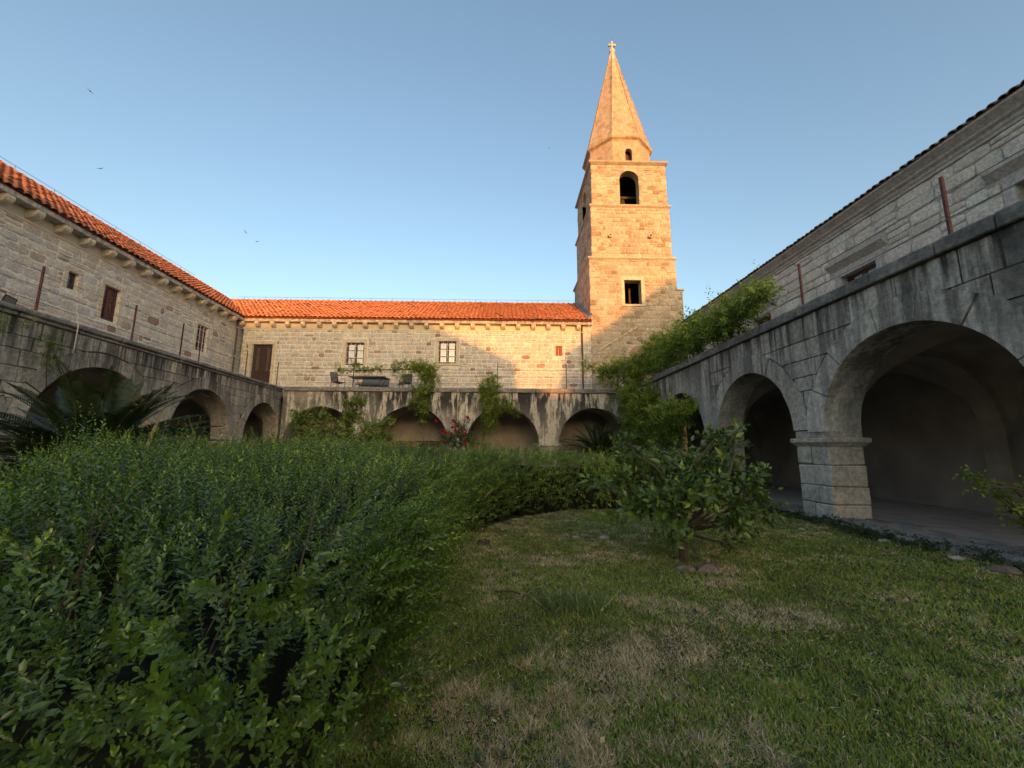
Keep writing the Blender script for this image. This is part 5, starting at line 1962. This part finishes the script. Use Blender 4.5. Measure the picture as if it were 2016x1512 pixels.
# ---- climbing vines ------------------------------------------------------
def vine(name, label, blobs, seed, stems=(), leafL=.075, stem_r=.035, mat='vine', twig=.30, nleaf=13, bright=.0, dense=2.0):
    rg = np.random.default_rng(seed)
    b0 = np.array(blobs[0][0], float)
    t = thing(name, label, 'vine', (float(b0[0]), float(b0[1]), float(b0[2])))
    P, A, Rb = [], [], []
    for c, rad, cnt in blobs:
        cnt = int(cnt * dense)
        c, rad = np.array(c, float), np.array(rad, float)
        dv = unit(rg.normal(0, 1, (cnt, 3)))
        nc_ = max(1, cnt // 9)
        cc = unit(rg.normal(0, 1, (nc_, 3))) * rg.random((nc_, 1)) ** .4
        q = c + cc[rg.integers(0, nc_, cnt)] * rad + dv * np.minimum(rad * .8, .24) * rg.random((cnt, 1)) ** .5
        P.append(q - b0)
        A.append(dv * .7 + np.array((0, 0, -.15)) + rg.normal(0, .5, (cnt, 3)))
        Rb.append(np.clip(.25 + .38 * dv[:, 2] + rg.normal(0, .2, cnt) + bright, 0, .95))  # sprays on top paler: light from above put into leaf colour
    P, A, Rb = np.concatenate(P), np.concatenate(A), np.concatenate(Rb)
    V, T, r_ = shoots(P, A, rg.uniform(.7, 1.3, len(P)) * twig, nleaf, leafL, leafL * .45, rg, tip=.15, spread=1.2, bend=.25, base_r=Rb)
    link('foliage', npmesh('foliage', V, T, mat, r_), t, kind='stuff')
    m_ = MB()
    for st_ in stems:
        pts = [tuple(np.array(p) - b0) for p in st_]
        m_.tube(pts, list(np.linspace(stem_r, stem_r * .35, len(pts))), 6)
    if stems:
        m_.build('stem', 'bark', t)
    return t


def Bp(u, d, z):
    return tuple(FB.P(u, d, z))


def Rp(u, d, z):
    return tuple(FR.P(u, d, z))


rgv = np.random.default_rng(5)
bl_ = []
for u, zt, n_ in ((3.3, 5.95, 60), (2.7, 6.05, 80), (2.0, 6.15, 110), (1.3, 6.2, 120), (.5, 6.3, 130), (-.4, 6.35, 140), (-1.3, 6.45, 150), (-2.2, 6.55, 160), (-3.1, 6.6, 160), (-4.0, 6.65, 160), (-5.0, 6.6, 160), (-6.0, 6.6, 160), (-7.0, 6.5, 160), (-8.0, 6.4, 160)):
    zb_ = 4.95 if u < 2.2 else 5.5
    bl_.append((Rp(u, .15, (zt + zb_) / 2), (.42, .6, (zt - zb_) / 2), n_))
for u, z0, z1, n_ in ((19.2, 4.8, 7.0, 150), (18.6, 4.9, 6.5, 120), (18.0, 5.6, 6.4, 60), (17.5, 6.2, 6.5, 18), (17.2, 6.3, 6.45, 8)):
    bl_.append((Bp(u, .15, (z0 + z1) / 2), (.5, .35, (z1 - z0) / 2), n_))
for u, z, ru, rz_, n_ in ((-7.8, 4.2, .7, .7, 150), (-7.6, 3.1, .6, .7, 130), (-6.6, 4.2, .7, .7, 150), (-6.4, 3.0, .7, .7, 150), (-5.4, 3.6, .8, .8, 150), (-4.4, 3.9, .8, .7, 140), (-4.2, 2.8, .9, .7, 150), (-5.2, 2.1, .8, .5, 110), (-3.2, 3.0, .8, .6, 140), (-2.2, 2.9, .8, .55, 120), (-1.3, 2.95, .6, .35, 70), (-2.4, 2.2, .7, .45, 90), (-6.2, 2.0, .6, .5, 80), (-.75, 3.0, .35, .15, 22), (-3.4, 1.8, .6, .35, 50)):
    bl_.append((Rp(u, -.3, z), (.45, ru, rz_), n_))
vine('wisteria', 'large wisteria smothering the corner where far and right arcades meet', bl_, 101, stems=[[Rp(-6.5, -.3, 0), Rp(-6.4, -.25, 1.5), Rp(-6.2, -.3, 3.0), Rp(-6.0, -.15, 4.9), Rp(-4, .1, 5.6), Rp(0, .1, 5.8), Rp(3, .1, 5.9)], [Rp(-6.6, -.3, 0), Rp(-6.9, -.3, 2.2), Rp(-7.4, -.2, 4.9), Bp(18.6, .1, 5.8), Bp(17.2, .1, 6.35)]], leafL=.14, twig=.44, dense=1.05, nleaf=10, bright=.15)
vine('hanging_vine', 'green vine spilling over the far coping beside the terrace chair', [(Bp(7.9, .1, 6.05), (.55, .35, .5), 120), (Bp(7.2, .1, 6.1), (.6, .3, .35), 80), (Bp(6.3, .15, 6.2), (.45, .25, .2), 30), (Bp(6.6, .15, 5.5), (.35, .25, .35), 26), (Bp(8.0, .0, 5.4), (.6, .35, .5), 130), (Bp(7.8, -.15, 4.7), (.62, .3, .4), 110), (Bp(7.6, -.22, 4.0), (.45, .22, .45), 80), (Bp(7.9, -.22, 3.5), (.35, .18, .3), 36), (Bp(7.95, -.22, 3.05), (.1, .1, .25), 6), (Bp(3.0, .2, 5.85), (.35, .15, .13), 16), (Bp(3.8, .2, 6.05), (.4, .15, .22), 26), (Bp(4.5, .2, 5.9), (.4, .15, .12), 16), (Bp(5.2, .2, 5.98), (.35, .15, .18), 24), (Bp(5.8, .2, 5.9), (.4, .15, .12), 12)], 102, stems=[[Bp(7.9, .1, 4.85), Bp(7.8, .12, 5.5), Bp(7.3, .15, 5.95), Bp(5, .18, 5.92), Bp(2.8, .18, 5.85)], [Bp(7.9, .1, 4.9), Bp(7.8, -.2, 4.7), Bp(7.7, -.22, 3.8)]], leafL=.08, twig=.30)
vine('hanging_vine', 'conical green vine hanging over the middle of the far coping', [(Bp(11.6, .0, 5.35), (.35, .3, .3), 50), (Bp(11.5, -.1, 4.85), (.6, .35, .35), 100), (Bp(11.6, -.2, 4.3), (.7, .3, .4), 110), (Bp(11.75, -.22, 3.7), (.65, .25, .4), 100), (Bp(12.6, -.22, 3.9), (.4, .2, .35), 40), (Bp(12.95, -.22, 3.5), (.18, .12, .3), 12), (Bp(11.6, -.22, 3.1), (.45, .2, .4), 50), (Bp(11.3, -.22, 2.5), (.3, .15, .4), 26), (Bp(11.05, -.22, 1.8), (.3, .15, .4), 18), (Bp(10.7, -.3, 1.9), (.35, .15, .12), 14)], 103, stems=[[Bp(10.9, -.25, 0), Bp(11.1, -.25, 1.6), Bp(11.5, -.24, 3.0), Bp(11.6, -.2, 4.6)]], leafL=.08, twig=.30, bright=.06)


def Lp(u, d, z):
    return tuple(FL.P(u, d, z))


vine('sparse_creeper', 'sparse creeper with few leaves on the left arcade near the frame edge', [(Lp(-.15, -.12, 4.28), (.2, .22, .22), 34), (Lp(.55, -.12, 4.55), (.08, .2, .08), 7), (Lp(1.1, -.1, 4.25), (.08, .25, .2), 16), (Lp(1.25, -.1, 3.9), (.08, .22, .3), 16), (Lp(1.2, -.1, 3.5), (.06, .12, .2), 6)], 104, stems=[[Lp(1.3, -.06, 3.0), Lp(1.2, -.06, 3.6), Lp(1.15, -.06, 4.3)]], leafL=.06, twig=.14, nleaf=7, stem_r=.01)

# ivy along the foot of the right arcade
rg = np.random.default_rng(105)
U = rg.uniform(-4.5, 11.0, 1500)
Pi = FR.P(U, rg.uniform(-.75, -.2, 1500) - .12 * np.sin(U * 2.1), np.full(1500, .02))
Pi[:, 2] += rg.uniform(0, .06, 1500)
V, T, r_ = shoots(Pi, rg.normal(0, 1, Pi.shape) * (1, 1, .3) + (0, 0, .25), rg.uniform(.08, .2, 1500), 8, .045, .036, rg, tip=.2, spread=1.2)
link('ground_ivy', npmesh('ground_ivy', V, T, 'ivy', r_), None, 'low ivy creeping along the foot of the right arcade', 'ivy', kind='stuff')

# dry iris stalks in front of the palm
rg = np.random.default_rng(106)
irs = thing('iris_clump', 'dried iris stalks and blades rising behind the hedge at the left', 'iris', (-4.8, 5.6, 0))
for k in range(30):
    x, y = rg.uniform(-1.5, 1.6), rg.uniform(-.25, .6)
    h = rg.uniform(1.35, 2.15) if k % 3 == 0 else rg.uniform(1.2, 1.7)
    lean = rg.normal(.12, .3)
    tip_ = rg.normal(0, .12)
    w_ = rg.uniform(.012, .03)
    m_ = MB()
    n = 7
    pv = []
    for q in range(n + 1):
        s_ = q / n
        cx_ = x + lean * s_ ** 1.5 + (.1 * (s_ - .75) * 4 * np.sign(lean) if s_ > .75 else 0)
        cz = h * (s_ - .12 * max(0, s_ - .7))
        ww = w_ * (1 - s_ ** 3) + .002
        pv.append(((cx_ - ww, y, cz), (cx_ + ww, y + .01 + tip_ * s_ * .1, cz)))
    for (a, b), (c, d) in zip(pv, pv[1:]):
        m_.poly([a, b, d, c])
    me = m_.mesh('blade', 'iris')
    a = me.attributes.new('rnd', 'FLOAT', 'POINT')
    a.data.foreach_set('value', np.full(len(me.vertices), rg.random(), np.float32))
    link('blade', me, irs)

# ------------------------------------------------------------------ lawn
rg = np.random.default_rng(111)
LAWN = [(-1.2, 1.2), (-1.1, 6.8), (.2, 9.2), (1.6, 10.5), (6.0, 11.3), (6.6, 13.0), (6.75, 3.0), (6.75, .6), (-1.2, .6)]
NB_ = 330000
# sample so that the density falls off with distance
rr = rg.random(NB_ * 2)
Dd = 1.6 * (13.5 / 1.6) ** (rr ** .9)
an = rg.uniform(-1.0, 1.05, NB_ * 2)
X, Y = Dd * np.sin(an) / 1.0, Dd * np.cos(an)
k = in_poly(X, Y, LAWN)
X, Y, Dd = X[k][:NB_], Y[k][:NB_], Dd[k][:NB_]
n1, n2, n3 = vnoise(X, Y, .75, 21), vnoise(X, Y, 2.1, 22), vnoise(X, Y, 6.5, 23)
n4 = vnoise(X, Y, 17.0, 24)
dry = .36 * n1 + .30 * n2 + .22 * n3 + .22 * n4
for (cx, cy, rx, ry, s_) in ((.15, 4.3, .55, .35, .25), (1.4, 3.35, .9, .3, .3), (2.6, 3.7, 1.0, .45, .22), (1.3, 4.15, .4, .3, .2), (1.2, 7.4, 1.1, .6, .25), (4.3, 7.6, .9, .5, .25), (-.3, 2.9, .5, .5, .2), (-.2, 2.2, .5, .3, .2), (3.4, 4.4, .9, .35, .15), (1.6, 5.2, .7, .35, -.2), (.9, 5.3, .7, .5, -.2), (1.6, 2.7, .8, .3, -.2), (5.2, 5.5, 1.2, .7, -.25), (2.6, 4.6, .7, .25, -.2), (1.0, 2.2, .8, .3, .05), (.65, 4.12, .36, .22, -.5)):
    dry += .75 * s_ * np.exp(-((X - cx) / rx) ** 2 - ((Y - cy) / ry) ** 2)
isdry = rg.random(len(X)) < np.clip((dry - .47) * 3.4, .16, .85)
tuft = np.exp(-((X - .65) / .34) ** 2 - ((Y - 4.12) / .2) ** 2) > .45
hgt = rg.uniform(.012, .030, len(X)) * np.where(isdry, .85, 1.05) * (1 + 1.2 * (n3 - .5)) * (1 + .8 * np.clip(n4 - .6, 0, 1) * 2)
hgt = np.where(tuft, rg.uniform(.07, .15, len(X)), hgt)
hgt *= np.interp(Dd, [0, 4, 13], [1, 1.1, 1.35])
wid = np.where(isdry, .0026, .0034) * np.interp(Dd, [1.5, 4, 8, 13], [1.0, 1.5, 2.8, 4.5])
th = rg.random(len(X)) * 6.283
lean = np.where(isdry, rg.uniform(.6, 1.8, len(X)), rg.uniform(.1, 1.0, len(X))) * hgt
la = rg.random(len(X)) * 6.283
bx, by = np.cos(th) * wid, np.sin(th) * wid
zb0 = .012 * n3
V = np.stack([np.stack([X - bx, Y - by, zb0], -1), np.stack([X + bx, Y + by, zb0], -1), np.stack([X + np.cos(la) * lean, Y + np.sin(la) * lean, zb0 + hgt], -1)], 1)
gr = np.stack([rg.uniform(.135, .215, len(X)), rg.uniform(.18, .265, len(X)), rg.uniform(.03, .058, len(X))], -1)
gr = gr * (.75 + .5 * n2[:, None]) * (.85, 1.02, .95)
yel = rg.random(len(X)) < .25
gr[yel] *= (1.6, 1.25, 1.0)
gr[tuft] = gr[tuft] * (.7, .85, 1.3)
dy = np.array((.50, .40, .25)) * rg.uniform(.5, 1.25, (len(X), 1)) * (.8 + .4 * n3[:, None])
colr = np.where(isdry[:, None], dy, gr)
colr = np.concatenate([colr, np.ones((len(X), 1))], 1)
T = np.arange(len(X) * 3).reshape(-1, 3)
link('lawn_grass', npmesh('lawn_grass', V.reshape(-1, 3), T, 'grass', col=np.repeat(colr, 3, 0)), None, 'patchy half dry lawn grass in the court', 'grass', kind='stuff')

# cut straw and fallen leaves lying on it
n = 5000
Ds = 1.8 * (12 / 1.8) ** rg.random(n)
an = rg.uniform(-.9, 1.0, n)
Xs, Ys = Ds * np.sin(an), Ds * np.cos(an)
k = in_poly(Xs, Ys, LAWN) & (rg.random(n) < .15 + .85 * (vnoise(Xs, Ys, 1.1, 31) > .52))
Xs, Ys, Ds = Xs[k], Ys[k], Ds[k]
n = len(Xs)
an = rg.random(n) * 6.283
V, T = leaves(np.stack([Xs, Ys, rg.uniform(.015, .04, n)], -1), np.stack([np.cos(an), np.sin(an), rg.normal(0, .25, n)], -1), np.tile((0, 0, 1.0), (n, 1)) + rg.normal(0, .3, (n, 3)), rg.uniform(.025, .07, n), rg.uniform(.003, .005, n) * np.interp(Ds, [2, 6, 12], [1, 1.6, 2.6]), .1, .05)
link('cut_straw', npmesh('cut_straw', V, T, 'straw', np.repeat(rg.random(n), 5)), None, 'pale cut straw scattered over the lawn', 'straw', kind='stuff')
n = 420
Ds = 2.0 * (11 / 2.0) ** rg.random(n)
an = rg.uniform(-.9, 1.0, n)
Xs, Ys = Ds * np.sin(an), Ds * np.cos(an)
k = in_poly(Xs, Ys, LAWN)
Xs, Ys = Xs[k], Ys[k]
n = len(Xs)
an = rg.random(n) * 6.283
V, T = leaves(np.stack([Xs, Ys, rg.uniform(.02, .04, n)], -1), np.stack([np.cos(an), np.sin(an), rg.normal(0, .2, n)], -1), np.tile((0, 0, 1.0), (n, 1)) + rg.normal(0, .35, (n, 3)), rg.uniform(.025, .06, n), rg.uniform(.012, .028, n), .2, .1)
link('leaf_litter', npmesh('leaf_litter', V, T, 'litter', np.repeat(rg.random(n), 5)), None, 'dry fallen leaves scattered over the lawn', 'leaves', kind='stuff')

# broad-leaved weeds in the turf
n = 260
Ds = 2.0 * (10 / 2.0) ** rg.random(n)
an = rg.uniform(-.8, 1.0, n)
Xs, Ys = Ds * np.sin(an), Ds * np.cos(an)
k = in_poly(Xs, Ys, LAWN) & (vnoise(Xs, Ys, 1.4, 41) > .42)
Xs, Ys = Xs[k], Ys[k]
Pw = np.stack([Xs, Ys, np.full(len(Xs), .008)], -1)
V, T, r_ = shoots(Pw, np.array([0, 0, 1.0]) + rg.normal(0, .15, Pw.shape), np.full(len(Xs), .03), 9, .042, .018, rg, tip=.2, spread=1.6, stem=False, start=.0)
link('turf_weeds', npmesh('turf_weeds', V, T, 'ivy', r_), None, 'low broad-leaved weeds growing in the lawn', 'weeds', kind='stuff')

# small things lying on the lawn
for nm, lab, cat, x, y, s_, mat in (('pale_stone', 'small pale stone on the lawn left of the citrus tree', 'stone', 1.65, 7.18, .07, 'palestone'), ('dark_stone', 'dark lump lying at the foot of the big hedge', 'stone', -.36, 6.75, .10, 'bark'), ('pale_stone', 'white stone at the ivy below the near arch', 'stone', 6.25, 7.0, .07, 'palestone'), ('pale_stone', 'whitish stone at the ivy nearer the right frame edge', 'stone', 6.25, 5.9, .08, 'palestone'), ('pale_stone', 'small white pebble on the grass before the near pier', 'stone', 5.6, 8.0, .05, 'palestone'), ('pale_stone', 'rounded grey stone at the right edge by the ivy', 'stone', 6.2, 5.3, .12, 'soilstone')):
    m_ = MB()
    rq = random.Random(x)
    m_.lathe([(.001, -.3 * s_), (.8 * s_, -.1 * s_), (s_, .25 * s_), (.7 * s_, .6 * s_), (.001, .75 * s_)], 9)
    m_.v = [(a * (1 + rq.uniform(-.2, .2)) * 1.25, b * (1 + rq.uniform(-.2, .2)), c * (1 + rq.uniform(-.15, .15))) for a, b, c in m_.v]
    o = m_.build(nm, mat, label=lab, cat=cat, loc=(x, y, .01))
    o.rotation_euler = (0, 0, rq.random() * 6)
m_ = MB().tube([(-.12, 4.55, .03), (0.05, 4.50, .045), (.14, 4.47, .03)], .008, 5)
m_.build('fallen_twig', 'twig', label='short dark twig on the dry grass left of the tuft', cat='twig')


# ------------------------------------------------------------------ swifts in the sky
def bird(loc, rz, roll, label, s_=1.0):
    m_ = MB()
    prof = [(.001, -.11), (.012, -.10), (.018, -.06), (.026, 0), (.022, .045), (.014, .07), (.001, .085)]
    n = 8
    for r_, y in prof:
        for k in range(n):
            a = 2 * PI * k / n
            m_.v.append((r_ * math.cos(a), y, r_ * math.sin(a)))
    for q in range(len(prof) - 1):
        for k in range(n):
            m_.f.append((q * n + k, q * n + (k + 1) % n, (q + 1) * n + (k + 1) % n, (q + 1) * n + k))
    for sd in (-1, 1):
        w_ = [(0.01, .04, .012), (.09, .055, .035), (.16, .02, .03), (.235, -.055, .005), (.15, -.012, .024), (.08, .0, .028), (.01, -.02, .01)]
        i = len(m_.v)
        m_.v += [(sd * x, y, z) for x, y, z in w_] + [(sd * x, y, z - .004) for x, y, z in w_]
        for f in ((0, 1, 5, 6), (1, 2, 4, 5), (2, 3, 4)):
            m_.f.append(tuple(i + k for k in f))
            m_.f.append(tuple(i + 7 + k for k in f)[::-1])
        i = len(m_.v)
        m_.v += [(0, -.08, 0), (sd * .03, -.16, 0), (sd * .008, -.11, 0), (0, -.10, .003)]
        m_.f += [(i, i + 1, i + 2), (i, i + 2, i + 3)]
    o = m_.build('swift', 'bird', label=label, cat='bird', group='swifts in the sky', loc=loc)
    o.rotation_euler = (.1, roll, rz)
    o.scale = (s_, s_, s_)


bird((-32.7, 28, 28.85), 1.0, .5, 'dark swift highest at the upper left of the sky', 1.2)
bird((-30.8, 28, 22.2), .6, -.5, 'swift in the left sky below the highest one', 1.15)
bird((-20.8, 30, 18.3), 1.2, .6, 'upper of two tiny swifts above the left roof end', .95)
bird((-19.8, 30, 17.5), .2, -.3, 'lower of two tiny swifts above the left roof end', .95)
bird((4.34, 40, 34.25), .9, .3, 'tiny lone swift left of the spire', .6)
